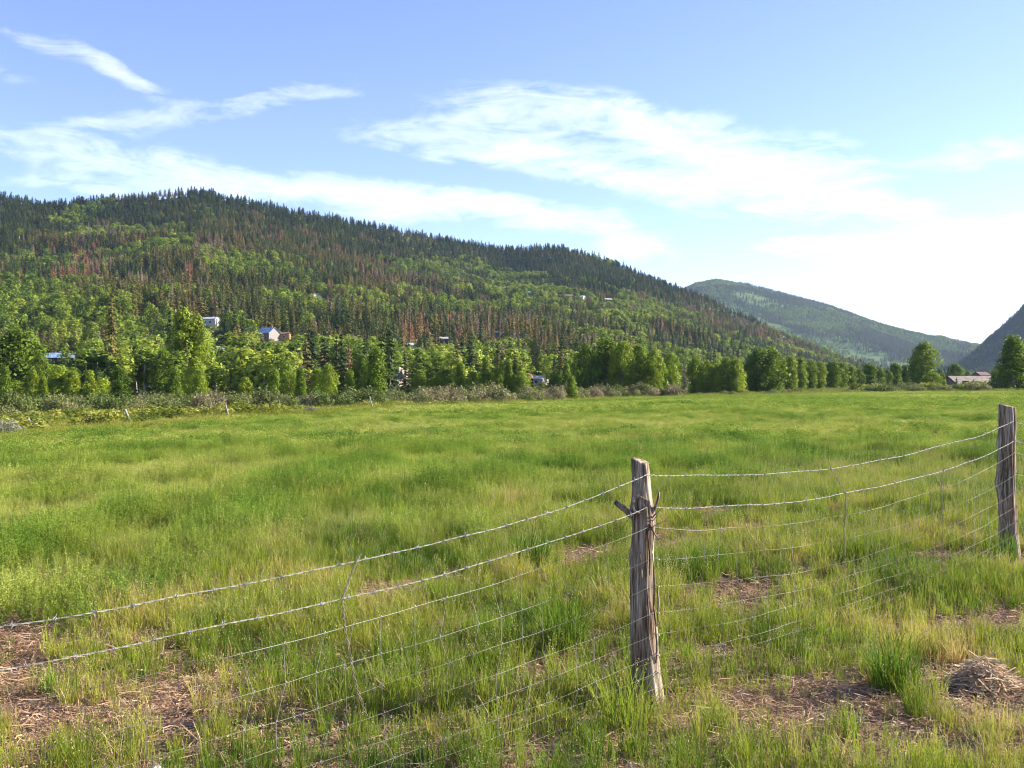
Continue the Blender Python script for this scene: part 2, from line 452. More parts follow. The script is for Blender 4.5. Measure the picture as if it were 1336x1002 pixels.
# bare patches near the fence: pixel centre and radii -> ground ellipses
def flat_pt(px, py):
    Y = EYE * F / (py - HY); return (px - CX) / F * Y, Y
PATCH = []
for (px, py, rx, ry, st) in [(10, 845, 75, 24, 1), (20, 890, 70, 26, 1), (40, 930, 110, 24, 1.2), (30, 975, 60, 26, .8), (150, 925, 60, 11, .8), (370, 945, 75, 16, .9), (265, 765, 26, 8, .8), (440, 925, 30, 10, .4),
                             (710, 975, 50, 20, .9), (660, 1010, 60, 20, .6), (960, 765, 90, 7, .9), (1060, 745, 50, 6, 1), (900, 775, 50, 8, .6), (960, 800, 60, 10, .5), (1170, 635, 26, 8, 1),
                             (960, 725, 14, 6, .7), (1200, 760, 40, 6, .6), (1090, 900, 70, 28, .8), (1010, 950, 60, 30, .7), (1250, 890, 70, 28, 1), (1180, 985, 110, 22, .6), (1230, 740, 30, 8, .6),
                             (900, 925, 34, 14, .6), (870, 960, 30, 20, .5), (1040, 1000, 60, 20, .5), (1300, 960, 50, 30, .5), (600, 745, 26, 8, .5), (760, 850, 50, 16, .5), (500, 760, 36, 14, .5), (590, 850, 40, 14, .35),
                             (820, 800, 40, 20, .4), (960, 850, 50, 10, .35), (1100, 650, 26, 8, .4), (1230, 700, 30, 8, .5), (345, 790, 26, 8, .3), (560, 960, 50, 18, .4)]:
    x, y = flat_pt(px, py); rx *= .72; ry *= .75; PATCH.append((x, y, rx / F * y, ry / F * y * y / EYE, st))

def bare(X, Y):
    """0 = covered, 1 = bare litter"""
    wx = X + (fbm(X / .35, Y / .35, 31, 3) - .5) * .5; wy = Y + (fbm(X / .35, Y / .35, 47, 3) - .5) * .6
    s = np.zeros_like(np.asarray(X, float))
    for (x, y, rx, ry, st) in PATCH:
        s = np.maximum(s, st * np.exp(-(((wx - x) / rx) ** 2 + ((wy - y) / ry) ** 2) * .8))
    near = 1 - sstep(3.2, 5.2, fence_s(X, Y) + (fbm(X / 1.5, Y / 1.5, 3, 2) - .5) * 2)
    n = fbm(X / .55, Y / .8, 61, 4)
    return np.clip(s + near * (sstep(.55, .78, n) * .75), 0, 1.2)

def fence_s(X, Y):
    return (np.asarray(Y) - np.asarray(X) - 4.41) / math.sqrt(2)

fm = polar('field', ths, lambda t: (.4, edge_r(t)), 260, M['soil'])
co = np.empty(len(fm.vertices) * 3, np.float32); fm.vertices.foreach_get('co', co); co = co.reshape(-1, 3)
a = fm.attributes.new('green', 'FLOAT', 'POINT')
a.data.foreach_set('value', np.clip((sstep(2.5, 5.5, fence_s(co[:, 0], co[:, 1])) * .8 + .35) - bare(co[:, 0], co[:, 1]) * .9, 0, 1).astype(np.float32))
tag(link('field', fm), None, None, None, 'structure')

m, nt, out = new_mat('hill_soil')
wp = world_pos(nt)
n1 = noise(nt, .02, 4, wp); n2 = noise(nt, .35, 5, wp, .7)
c = ramp(nt, [(.3, (.030, .045, .015)), (.5, (.060, .080, .022)), (.68, (.12, .11, .05))], n2)
p = node(nt, 'ShaderNodeBsdfPrincipled'); p.inputs['Roughness'].default_value = .95; p.inputs['Specular IOR Level'].default_value = .1
nt.links.new(c.outputs[0], p.inputs['Base Color']); nt.links.new(p.outputs[0], out.inputs[0]); M['hill'] = m
tag(link('hillside', polar('hillside', ths, lambda t: (edge_r(t), 8800), 240, M['hill'])), None, None, None, 'structure')

# ------------------------------------------------------------------ far mountains
def mountain(name, pxs, pys, Yb, Yc, mat, seed, amp, base=-6, ff=1.1):
    u = np.linspace(pxs[0], pxs[-1], 340); t = np.linspace(0, 1.45, 150)
    U, T = np.meshgrid(u, t, indexing='ij')
    pyc = np.interp(U, pxs, pys)
    D = Yb + (Yc - Yb) * T; zc = EYE - (pyc - HY) * Yc / F
    Tm = np.minimum(T, 1)
    Z = base + (zc - base) * Tm ** ff
    Z = np.where(T > 1, zc + (base - zc) * (T - 1) / .45 * .9, Z)
    X = (U - CX) / F * D
    rmp = np.sin(np.clip(T, 0, 1.2) / 1.2 * PI) ** .8
    nz = (1 - np.abs(fbm(X / 600, D / 600, seed, 5) * 2 - 1)) - .6
    Z = Z + nz * amp * rmp * (1 - .75 * sstep(.75, 1, T))
    return X, D, Z, t, u

def mtn_mesh(name, pk, mat):
    X, D, Z, t, u = pk; V = np.stack([X, D, Z], -1).reshape(-1, 3); nr = X.shape[1]
    i = np.arange(X.shape[0] - 1)[:, None] * nr + np.arange(nr - 1)[None]
    Fc = np.stack([i, i + nr, i + nr + 1, i + 1], -1).reshape(-1, 4)
    me = bpy.data.meshes.new(name); me.from_pydata(V.tolist(), [], Fc.tolist()); me.materials.append(mat)
    me.polygons.foreach_set('use_smooth', np.ones(len(Fc), bool)); me.update()
    o = link(name, me); tag(o, None, None, None, 'structure'); return o

m, nt, out = new_mat('mountain_meadow')
wp = world_pos(nt); n1 = noise(nt, .003, 5, wp, .6); n2 = noise(nt, .03, 4, wp, .7)
c = ramp(nt, [(.35, (.035, .065, .022)), (.5, (.055, .095, .026)), (.62, (.095, .14, .040))], mixc(nt, .35, n1, n2))
p = node(nt, 'ShaderNodeBsdfPrincipled'); p.inputs['Roughness'].default_value = .95; p.inputs['Specular IOR Level'].default_value = .1
nt.links.new(c.outputs[0], p.inputs['Base Color']); nt.links.new(p.outputs[0], out.inputs[0]); M['mtn'] = m

FM = mountain('far_mountain', [600, 780, 870, 905, 935, 970, 1000, 1040, 1080, 1120, 1160, 1200, 1240, 1270, 1320, 1400, 1520],
              [440, 425, 392, 374, 368, 374, 381, 391, 402, 415, 428, 440, 451, 458, 472, 482, 488], 3300, 4900, M['mtn'], 71, 130, ff=1.0)
mtn_mesh('far_mountain', FM, M['mtn'])
SM = mountain('shaded_mountain', [1200, 1240, 1252, 1266, 1282, 1300, 1320, 1336, 1400, 1500, 1700, 2000, 2600],
              [494, 490, 484, 474, 460, 443, 424, 406, 350, 290, 240, 230, 260], 2000, 2900, M['mtn'], 83, 90, ff=.9)
mtn_mesh('shaded_mountain', SM, M['mtn'])

# ------------------------------------------------------------------ tree kinds
def tri(tm, cm, name, leafmat, barkmat, **kw):
    tr, cr = tm
    return dict(name=name, trunk=tr.mesh(name + '_trunk', [barkmat]), crown=cr.mesh(name + '_crown', [leafmat]), joint=join_mb(name, [tr, cr], [barkmat, leafmat]))

def kind(name, tc, leafmat, barkmat):
    tr, cr = tc
    return dict(name=name, trunk=tr.mesh(name + '_trunk', [barkmat]), crown=cr.mesh(name + '_crown', [leafmat]), joint=join_mb(name, [tr, cr], [barkmat, leafmat]))

SPR = [kind('spruce', conifer(100 + i, 20, 11, .19 + .02 * (i % 3), 4, .04, .038), M['conifer'], M['bark']) for i in range(5)]
PIN = [kind('pine', conifer(200 + i, 15, 10, .19 + .015 * i, 4, .16, .042), M['conifer'], M['bark']) for i in range(3)]
DEAD = [kind('dead_pine', conifer(300 + i, 16, 9, .16 + .01 * i, 4, .12, .034), M['dead'], M['bark_grey']) for i in range(3)]
ASP = [kind('aspen', decid(400 + i, 16, 42, .030, .17 + .02 * i, .30, 'oval', .095, .012, 3), M['aspen'], M['bark_pale']) for i in range(4)]
BIGC = [kind('spruce', conifer(150 + i, 34, 16, .17, 5, .04, .026), M['conifer'], M['bark']) for i in range(2)]
BSH = [kind('hill_shrub', shrub(450 + i, 10, 36, .09), M['aspen'], M['bark']) for i in range(2)]
COT = {
    'oval': [kind('cottonwood', decid(500 + i, 40, 170, .0175, .26, .06, 'oval', .10), M['cotton'], M['bark_grey']) for i in range(3)],
    'column': [kind('poplar', decid(520 + i, 38, 150, .0150, .15, .05, 'column', .075), M['cotton'], M['bark_grey']) for i in range(3)],
    'cone': [kind('cottonwood', decid(540 + i, 40, 170, .0165, .24, .03, 'cone', .09), M['cotton'], M['bark_grey']) for i in range(2)],
    'top': [kind('cottonwood', decid(560 + i, 40, 190, .0175, .27, .14, 'oval', .11), M['cotton'], M['bark_grey']) for i in range(1)],
}
WIL = [kind('willow_shrub', shrub(600 + i, 18, 60, .055), M['willow'], M['twig']) for i in range(4)]
LOW = [kind('low_shrub', shrub(640 + i, 14, 50, .065, .85, .26), M['lowshrub'], M['twig']) for i in range(3)]
SAG = [kind('sagebrush', shrub(660 + i, 34, 130, .030, .75, .2, 20), M['sage'], M['twig']) for i in range(2)]

def place(k, X, Y, Z, hs, ws, rz, tone, label, cat, group=None, name=None, tilt=0):
    """one plant: an Empty at its base with its trunk and crown"""
    o = bpy.data.objects.new(name or k['name'], None); COL.objects.link(o); o.empty_display_size = .5
    o.location = (X, Y, Z); o.scale = (ws, ws, hs); o.rotation_euler = (tilt, 0, rz); o['tone'] = float(tone)
    tag(o, label, cat, group)
    woody = 'stems' if 'shrub' in k['name'] or 'sage' in k['name'] else 'trunk'
    a = bpy.data.objects.new(woody, k['trunk']); b = bpy.data.objects.new('foliage' if woody == 'stems' else 'crown', k['crown'])
    for q in (a, b): q.parent = o; q['tone'] = float(tone); COL.objects.link(q)
    return o

# ------------------------------------------------------------------ houses (found first, so the forest leaves their clearings)
HOUSES = [
 # px, py(base), width px, wall h, roof h, depth m, yaw, roof mat, wall mat, style, label, cat
 dict(px=80, py=474, w=36, wh=2.8, rh=2.2, d=8, yaw=.15, roof='roof_blue', wall='wall_dark', label='long dark cabin with pale blue metal roof among cottonwoods at the hill foot', cat='cabin'),
 dict(px=272, py=424, w=26, wh=3.4, rh=1.2, d=7, yaw=-.2, roof='roof_grey', wall='wall_white', label='long pale white house on the slope above the tall twin poplars', cat='house'),
 dict(px=290, py=463, w=15, wh=2.4, rh=2.2, d=6, yaw=.1, roof='roof_grey', wall='wall_red', label='small red brown cabin with pale grey roof right of the tall poplars', cat='cabin'),
 dict(px=350, py=444, w=21, wh=4.2, rh=3.0, d=9, yaw=-.5, roof='roof_blue', wall='wall_grey', label='gabled grey house with bright blue metal roof halfway up the slope', cat='house'),
 dict(px=372, py=443, w=12, wh=3.2, rh=1.0, d=5, yaw=.0, roof='roof_brown', wall='wall_orange', label='small orange wooden building just right of the blue roofed house', cat='cabin'),
 dict(px=411, py=392, w=20, wh=2.0, rh=3.4, d=9, yaw=1.25, roof='roof_grey', wall='wall_white', label='house with white gable peaks high in the olive pines', cat='house'),
 dict(px=650, py=439, w=13, wh=2.6, rh=1.2, d=7, yaw=.1, roof='roof_teal', wall='wall_dark', label='small cabin with flat teal white roof in the dark pines', cat='cabin'),
 dict(px=578, py=447, w=14, wh=2.4, rh=1.0, d=6, yaw=.0, roof='roof_grey', wall='wall_dark', label='low dark cabin with thin pale roof line between red dead pines', cat='cabin'),
 dict(px=643, py=377, w=8, wh=2.6, rh=1.8, d=8, yaw=.2, roof='roof_cream', wall='wall_white', label='small cream house high on the aspen slope left of the green roofs', cat='house'),
 dict(px=661, py=378, w=12, wh=2.2, rh=1.8, d=8, yaw=.1, roof='roof_teal', wall='wall_grey', label='house with small teal roof between the cream house and the big green roof', cat='house'),
 dict(px=692, py=385, w=17, wh=2.4, rh=2.4, d=10, yaw=.0, roof='roof_green', wall='wall_brown', hip=True, label='house with wide green hipped roof on the upper aspen slope', cat='house'),
 dict(px=737, py=389, w=20, wh=2.8, rh=1.6, d=9, yaw=.1, roof='roof_red', wall='wall_brown', label='long brown house with reddish roof on the bench below the dark spruces', cat='house'),
 dict(px=757, py=392, w=11, wh=4.6, rh=1.2, d=8, yaw=-.4, roof='roof_grey', wall='wall_white', label='tall white fronted house beside the long brown house on the bench', cat='house'),
 dict(px=791, py=394, w=14, wh=3.2, rh=1.4, d=8, yaw=.2, roof='roof_cream', wall='wall_brown', label='brown house rightmost of the row on the upper bench', cat='house'),
 dict(px=704, py=503, w=16, wh=2.6, rh=1.2, d=8, yaw=-.35, roof='roof_grey', wall='wall_white', label='white house at the foot of the hill below the red earth bank', cat='house'),
 dict(px=535, py=457, w=7, wh=3, rh=1.2, d=5, yaw=.2, roof='roof_grey', wall='wall_white', label='tiny white shed behind grey dead trees above the rock outcrop', cat='shed'),
]
for h in HOUSES:
    h['X'], h['Y'], h['Z'] = ground_at(h['px'], h['py'], 240)
    h['wm'] = h['w'] * h['Y'] / F
    top = proj(h['X'], h['Y'], h['Z'] + h['wh'] + h['rh'])[1]
    h['box'] = (h['px'] - h['w'] / 2, h['px'] + h['w'] / 2, top, h['py'])

def metal(name, c1, c2, rough=.45):
    m, nt, out = new_mat(name); co = mapped(nt)
    w = node(nt, 'ShaderNodeTexWave'); w.inputs['Scale'].default_value = 1.1; w.inputs['Distortion'].default_value = 0; nt.links.new(co, w.inputs[0])
    r = ramp(nt, [(.35, c1), (.65, c2)], noise(nt, .8, 4, co))
    p = node(nt, 'ShaderNodeBsdfPrincipled'); p.inputs['Roughness'].default_value = rough; p.inputs['Specular IOR Level'].default_value = .5
    b = node(nt, 'ShaderNodeBump'); b.inputs['Strength'].default_value = .4; nt.links.new(w.outputs[1], b.inputs['Height']); nt.links.new(b.outputs[0], p.inputs['Normal'])
    nt.links.new(r.outputs[0], p.inputs['Base Color']); nt.links.new(p.outputs[0], out.inputs[0]); return m
M['roof_blue'] = metal('roof_blue', (.09, .17, .36), (.32, .42, .58), .35); M['roof_grey'] = metal('roof_grey', (.34, .35, .38), (.48, .49, .52))
M['roof_teal'] = metal('roof_teal', (.16, .34, .32), (.42, .54, .50)); M['roof_green'] = metal('roof_green', (.07, .25, .17), (.12, .32, .22))
M['roof_brown'] = metal('roof_brown', (.13, .09, .07), (.2, .15, .11)); M['roof_red'] = metal('roof_red', (.17, .10, .08), (.25, .155, .12))
M['roof_cream'] = metal('roof_cream', (.58, .52, .44), (.68, .62, .52)); M['roof_rust'] = metal('roof_rust', (.15, .115, .09), (.26, .215, .18), .8)
for n_, a_, b_ in (('wall_white', (.48, .46, .43), (.60, .58, .54)), ('wall_dark', (.05, .04, .035), (.10, .08, .06)), ('wall_red', (.20, .07, .04), (.28, .11, .07)),
                   ('wall_grey', (.20, .18, .18), (.30, .27, .26)), ('wall_orange', (.50, .24, .10), (.62, .34, .16)), ('wall_brown', (.16, .10, .07), (.26, .17, .12))):
    M[n_] = solid(n_, a_, b_, .7, .8, (1, 1, 6))
m, nt, out = new_mat('window_glass'); p = node(nt, 'ShaderNodeBsdfPrincipled'); p.inputs['Base Color'].default_value = (.03, .035, .04, 1); p.inputs['Roughness'].default_value = .08
nt.links.new(p.outputs[0], out.inputs[0]); M['glass'] = m
M['trim'] = solid('trim', (.55, .53, .5), (.7, .68, .64), 1, .6)

def house(h):
    X, Y, Z, w, d = h['X'], h['Y'], h['Z'], h['wm'], h['d']
    root = empty(h['cat'], (X, Y, Z - .2), h['label'], h['cat'], None, h['yaw'])
    wh, rh = h['wh'] + .2, h['rh']
    mb = MB(); V = [(-w/2, -d/2, -3), (w/2, -d/2, -3), (w/2, d/2, -3), (-w/2, d/2, -3), (-w/2, -d/2, wh), (w/2, -d/2, wh), (w/2, d/2, wh), (-w/2, d/2, wh)]
    if h.get('hip'): Fc = [(0, 1, 5, 4), (1, 2, 6, 5), (2, 3, 7, 6), (3, 0, 4, 7)]
    else:
        V += [(-w/2, 0, wh + rh - .12), (w/2, 0, wh + rh - .12)]
        Fc = [(0, 1, 5, 4), (1, 2, 6, 9, 5), (2, 3, 7, 6), (3, 0, 4, 8, 7)]
    mb.add(V, Fc); link('wall', mb.mesh('wall', [M[h['wall']]]), root)
    o, t = .5, .14; s = rh / (d / 2)
    mb = MB()
    rx = (w / 2 - d * .35) if h.get('hip') else w / 2 + o
    for dz in (0,):
        zl = wh - s * o; A = [(-w/2 - o, -d/2 - o, zl), (w/2 + o, -d/2 - o, zl), (rx, 0, wh + rh), (-rx, 0, wh + rh), (-w/2 - o, d/2 + o, zl), (w/2 + o, d/2 + o, zl)]
        B = [(x, y, z + t) for x, y, z in A]
        Fc = [(6, 7, 8, 9), (9, 8, 11, 10), (0, 3, 2, 1), (3, 4, 5, 2), (0, 1, 7, 6), (4, 10, 11, 5), (0, 6, 9, 3), (3, 9, 10, 4), (1, 2, 8, 7), (2, 5, 11, 8)]
        mb.add(A + B, Fc)
    rf = link('roof', mb.mesh('roof', [M[h['roof']]]), root)
    mb = MB(); mb.box(w * .22, w * .22 + .6, .3, .9, wh + rh * .5, wh + rh + .8); link('chimney', mb.mesh('chimney', [M['wall_brown']]), rf)
    nw = max(1, int(w / 4)); 
    for i in range(nw):
        x = -w / 2 + (i + .5) * w / nw
        fr = MB()
        for q in ((x - .65, x + .65, 1.05, 1.13), (x - .65, x + .65, 2.17, 2.25), (x - .65, x - .57, 1.13, 2.17), (x + .57, x + .65, 1.13, 2.17)):
            fr.box(q[0], q[1], -d/2 - .06, -d/2 - .003, q[2], q[3])
        fo = link('window', fr.mesh('window', [M['trim']]), root)
        pn = MB(); pn.box(x - .57, x + .57, -d/2 - .03, -d/2 - .004, 1.13, 2.17); link('pane', pn.mesh('pane', [M['glass']]), fo)
    if w > 7:
        x = -w / 2 + w / nw; pn = MB(); pn.box(x - .42, x + .42, -d/2 - .05, -d/2 - .004, .2, 2.2); link('door', pn.mesh('door', [M['wall_brown']]), root)
    return root
for h in HOUSES: house(h)

# ------------------------------------------------------------------ the hillside forest
# species fields, laid over the slope: (px, py, rx, ry, rotation deg, species, weight)
ZONES = [
 (255, 345, 190, 22, 20, 'aspen', 3.0), (420, 385, 90, 16, 18, 'aspen', 1.6), (170, 330, 60, 16, 15, 'aspen', 1.5), (590, 357, 90, 14, 5, 'aspen', 1.5), (660, 380, 110, 20, 6, 'aspen', 2.4), (800, 408, 100, 18, 10, 'aspen', 1.8),
 (620, 400, 80, 18, 0, 'aspen', 1.0), (120, 440, 200, 40, 0, 'aspen', 3.0), (120, 500, 240, 40, 0, 'aspen', 3.0), (400, 480, 130, 50, 5, 'aspen', 3.0), (330, 440, 60, 26, 0, 'aspen', 1.4), (40, 400, 70, 18, 0, 'aspen', 1.2),
 (620, 500, 120, 20, 0, 'aspen', 1.2), (820, 470, 50, 30, 0, 'aspen', .5), (30, 345, 40, 14, 0, 'aspen', .6),
 (330, 330, 120, 28, 10, 'pine', 2.2), (450, 340, 110, 22, 12, 'pine', 1.8), (330, 390, 120, 26, 5, 'pine', 2.6), (480, 420, 110, 34, 4, 'pine', 2.8), (620, 430, 90, 44, 0, 'pine', 2.2), (740, 450, 70, 34, 0, 'pine', 2.0), (200, 395, 90, 22, 0, 'pine', 1.4),
 (150, 310, 42, 12, 10, 'dead', 1.8), (265, 325, 36, 18, 0, 'dead', 1.8), (330, 310, 90, 22, 12, 'dead', .9), (450, 335, 80, 18, 8, 'dead', .8), (105, 345, 22, 24, 0, 'dead', 1.5), (95, 375, 22, 14, 0, 'dead', 2.0), (135, 378, 18, 14, 0, 'dead', 1.6),
 (230, 385, 60, 22, 0, 'dead', 1.0), (545, 375, 34, 12, 0, 'dead', 2.2), (430, 405, 10, 16, 0, 'dead', 2.0), (620, 440, 70, 44, 0, 'dead', 1.1), (535, 440, 14, 26, 0, 'dead', 2.0), (830, 395, 14, 22, 0, 'dead', 1.6), (870, 420, 60, 26, 0, 'dead', .8), (1000, 435, 110, 22, 12, 'dead', .8), (760, 470, 60, 26, 0, 'dead', .7),
 (1000, 440, 160, 30, 14, 'pine', 1.3), (840, 430, 70, 26, 0, 'pine', 1.2), (1060, 452, 50, 14, 18, 'aspen', 1.0), (860, 350, 60, 8, 24, 'aspen', 2.0), (800, 338, 40, 5, 20, 'aspen', 1.5),
 (700, 490, 30, 16, 0, 'none', 1.2), (750, 480, 40, 16, 30, 'none', .8), (30, 268, 40, 8, 0, 'dead', .7),
]
def species(px, py, r):
    up = np.interp(px, [0, 100, 200, 300, 400, 500, 600, 700, 800, 900, 1000, 1300], [345, 312, 322, 330, 330, 348, 350, 372, 388, 410, 440, 470])
    W = {k: np.zeros(len(px)) for k in ('spruce', 'pine', 'aspen', 'dead', 'none')}
    a = sstep(-12, 14, up - py)
    W['spruce'] += .35 + 2.4 * a; W['pine'] += .6 + .2 * a; W['dead'] += .16; W['aspen'] += .55 * (1 - a) + .04
    for (x, y, rx, ry, rot, sp, w) in ZONES:
        c, s = math.cos(math.radians(rot)), math.sin(math.radians(rot)); dx, dy = px - x, py - y
        e = ((dx * c + dy * s) / rx) ** 2 + ((-dx * s + dy * c) / ry) ** 2
        W[sp] += w * np.exp(-e * 1.1) * (1.0 if sp == 'aspen' else 1.35)
    return W

def forest_points(n, y0, y1):
    # uniform on the ground over the slope
    Y = np.sqrt(rng.uniform(y0 ** 2, y1 ** 2, n)); px = rng.uniform(-160, 1260, n)
    X = (px - CX) / F * Y
    Yb = np.interp(px, B_px, B_Y); Yc = np.interp(px, C_px, C_Y)
    k = (Y > Yb * .93) & (Y < Yc * 1.04)
    return X[k], Y[k]

A_X, A_Y = forest_points(46000, 230, 1960)
o_ = np.argsort(A_Y); A_X, A_Y = A_X[o_], A_Y[o_]
A_Z = H(A_X, A_Y); A_px, A_py = proj(A_X, A_Y, A_Z)
W = species(A_px, A_py, rng)
# clumping: shift the weights with world noise
for i, k_ in enumerate(('spruce', 'pine', 'aspen', 'dead')):
    sc_ = 55 if k_ != 'dead' else 24
    W[k_] = W[k_] * np.exp((fbm(A_X / sc_, A_Y / sc_, 200 + i * 13, 3) - .5) * (9 if k_ == 'aspen' else 7))
names = ['spruce', 'pine', 'aspen', 'dead', 'none']
Wm = np.stack([W[k_] for k_ in names], 1) ** 2.4; Wm /= Wm.sum(1)[:, None]
cdf = Wm.cumsum(1); pick = (rng.random((len(A_X), 1)) > cdf).sum(1)
hgt = np.where(pick == 0, rng.uniform(6.5, 16.5, len(pick)), np.where(pick == 1, rng.uniform(8, 14.5, len(pick)), np.where(pick == 2, rng.uniform(6, 12, len(pick)), rng.uniform(8, 13.5, len(pick)))))
hgt *= np.interp(A_Y, [400, 900, 1500], [1.3, 1.4, .85])
keep = pick < 4
for h in HOUSES:
    x0, x1, y0, y1 = h['box']
    tpy = A_py - hgt * F / A_Y; hw = hgt * np.where(pick == 2, .26, .2) * F / A_Y
    over = (A_px + hw > x0) & (A_px - hw < x1) & (A_Y < h['Y'] + 6) & (tpy < y0 + (1.0 if h['px'] < 380 else .8 if h['py'] < 400 else .6) * (y1 - y0)) & (A_py > y0)
    part = (rng.random(len(A_X)) < (.03 if h['px'] < 380 else .14)) & (np.abs(A_Y - h['Y']) > 10)
    keep &= ~(over & ~part)
    keep &= np.hypot(A_X - h['X'], A_Y - h['Y']) > (h['wm'] / 2 + 3)
# ground that the red earth bank and the outcrop need clear
for (x0, x1, y0, y1) in ((168, 218, 514, 536), (512, 528, 482, 506), (686, 700, 476, 496)):
    tpy = A_py - hgt * F / A_Y
    keep &= ~((A_px > x0) & (A_px < x1) & (tpy < y1) & (A_py > y0))
A_X, A_Y, A_Z, A_px, A_py, pick, hgt = [v[keep] for v in (A_X, A_Y, A_Z, A_px, A_py, pick, hgt)]
print('forest trees', len(A_X), [int((pick == i).sum()) for i in range(4)])
tone_n = fbm(A_X / 60, A_Y / 60, 300, 3)
tone = np.where(pick == 0, np.clip(.20 + (tone_n - .5) * .8 + rng.normal(0, .08, len(pick)), 0, .6),
       np.where(pick == 1, np.clip(.56 + (tone_n - .5) * .8 + rng.normal(0, .12, len(pick)), .2, 1), np.clip(.5 + (tone_n - .5) * 1.1 + rng.normal(0, .2, len(pick)), 0, 1)))
KINDS = {0: SPR, 1: PIN, 2: ASP, 3: DEAD}
META = {0: ('dark green spruce among the nearer trees of the forested hillside', 'spruce tree', 'nearer spruces on the hillside'),
        1: ('olive green pine among the nearer trees of the forested hillside', 'pine tree', 'nearer pines on the hillside'),
        2: ('leafy light green aspen among the nearer trees on the lower hillside', 'aspen tree', 'nearer aspens on the hillside'),
        3: ('reddish brown dead pine among the nearer trees of the hillside', 'dead tree', 'nearer dead pines on the hillside')}
ind = np.zeros(len(A_X), bool)
tpy = A_py - hgt * F / A_Y
for s_ in range(4):
    c_ = np.where((pick == s_) & (A_px > 0) & (A_px < 1336))[0]
    vis = hgt[c_] / A_Y[c_]
    sel = c_[np.argsort(-vis)[:298 if s_ != 3 else 200]]
    ind[sel] = True
    ks = KINDS[s_]
    for i in sel:
        wsc = hgt[i] * rng.uniform(1.0, 1.45) * (1.3 if s_ == 2 else 1.0)
        place(ks[int(rng.integers(0, len(ks)))], A_X[i], A_Y[i], A_Z[i], hgt[i], wsc, rng.uniform(0, 6.28), tone[i], *META[s_])
rest = ~ind
co_ = rest & (pick < 2); n_ = int(co_.sum())
P = np.stack([A_X, A_Y, A_Z], 1)
def tree_scl(mask): 
    h_ = hgt[mask]; w_ = h_ * rng.uniform(1.0, 1.5, len(h_)) * np.where(pick[mask] == 2, 1.2, 1.0) * np.interp(A_Y[mask], [700, 1500], [1, 1.6]); return np.stack([w_, w_, h_], 1)
idx = np.where(pick[co_] == 0, rng.integers(0, len(SPR), n_), len(SPR) + rng.integers(0, len(PIN), n_))
scatter('conifer_forest', [k_['joint'] for k_ in SPR + PIN], P[co_], rng.uniform(0, 6.28, n_), tree_scl(co_), idx, tone[co_], 'dense dark conifer forest covering the upper slopes of the long hill', 'forest')
for s_, nm, lb in ((2, 'aspen_woods', 'bright green aspen woods spread across the middle slopes of the hill'), (3, 'dead_pine_forest', 'reddish and grey beetle killed pines scattered through the upper forest')):
    m_ = rest & (pick == s_); n_ = int(m_.sum())
    scatter(nm, [k_['joint'] for k_ in KINDS[s_]], P[m_], rng.uniform(0, 6.28, n_), tree_scl(m_), rng.integers(0, len(KINDS[s_]), n_), tone[m_], lb, 'forest')

# undergrowth on the slope
uX, uY = forest_points(26000, 120, 1500)
sel = rng.random(len(uX)) < np.interp(uY, [200, 1500], [1, .5]); uX, uY = uX[sel], uY[sel]; n_ = len(uX)
uh = rng.uniform(1.2, 3.2, n_)
uX0, uY0 = uX, uY
scatter('hillside_undergrowth', [k_['joint'] for k_ in BSH], np.stack([uX, uY, H(uX, uY)], 1), rng.uniform(0, 6.28, n_), uh, rng.integers(0, 2, n_), rng.uniform(.2, 1, n_), 'bushy green undergrowth between the trees of the hillside', 'undergrowth')

# trees of the far mountains
def far_trees(name, pk, n, label, tone_r, hr=(13, 20), patch=.5, u_lim=(0, 1)):
    X, D, Z, t, u = pk
    a = rng.uniform(u_lim[0], u_lim[1], n) * (X.shape[0] - 1.001); b = rng.uniform(.02, .76, n) * (X.shape[1] - 1.001)
    ia, ib = a.astype(int), b.astype(int); fa, fb = a - ia, b - ib
    g = lambda Q: (Q[ia, ib] * (1 - fa) + Q[ia + 1, ib] * fa) * (1 - fb) + (Q[ia, ib + 1] * (1 - fa) + Q[ia + 1, ib + 1] * fa) * fb
    x, y, z = g(X), g(D), g(Z)
    k = fbm(x / 420, y / 420, 900, 4) < patch + .12 * rng.normal(size=n) * .5
    x, y, z = x[k], y[k], z[k]; n = len(x); h_ = rng.uniform(*hr, n)
    leafy = (fbm(x / 300, y / 300, 950, 4) + rng.normal(0, .05, n)) > .56
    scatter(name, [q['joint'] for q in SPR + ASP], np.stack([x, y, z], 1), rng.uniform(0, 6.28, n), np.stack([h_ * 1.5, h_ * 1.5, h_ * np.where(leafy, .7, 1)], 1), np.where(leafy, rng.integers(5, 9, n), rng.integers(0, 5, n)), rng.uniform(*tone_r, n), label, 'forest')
far_trees('distant_forest', FM, 60000, 'hazy blue green forest on the distant mountain', (.3, .68), (13, 22), .60, (.28, .85))
far_trees('shaded_forest', SM, 26000, 'dark forest on the shaded steep mountain at the right', (.0, .3), (12, 20), .8, (0, .35))

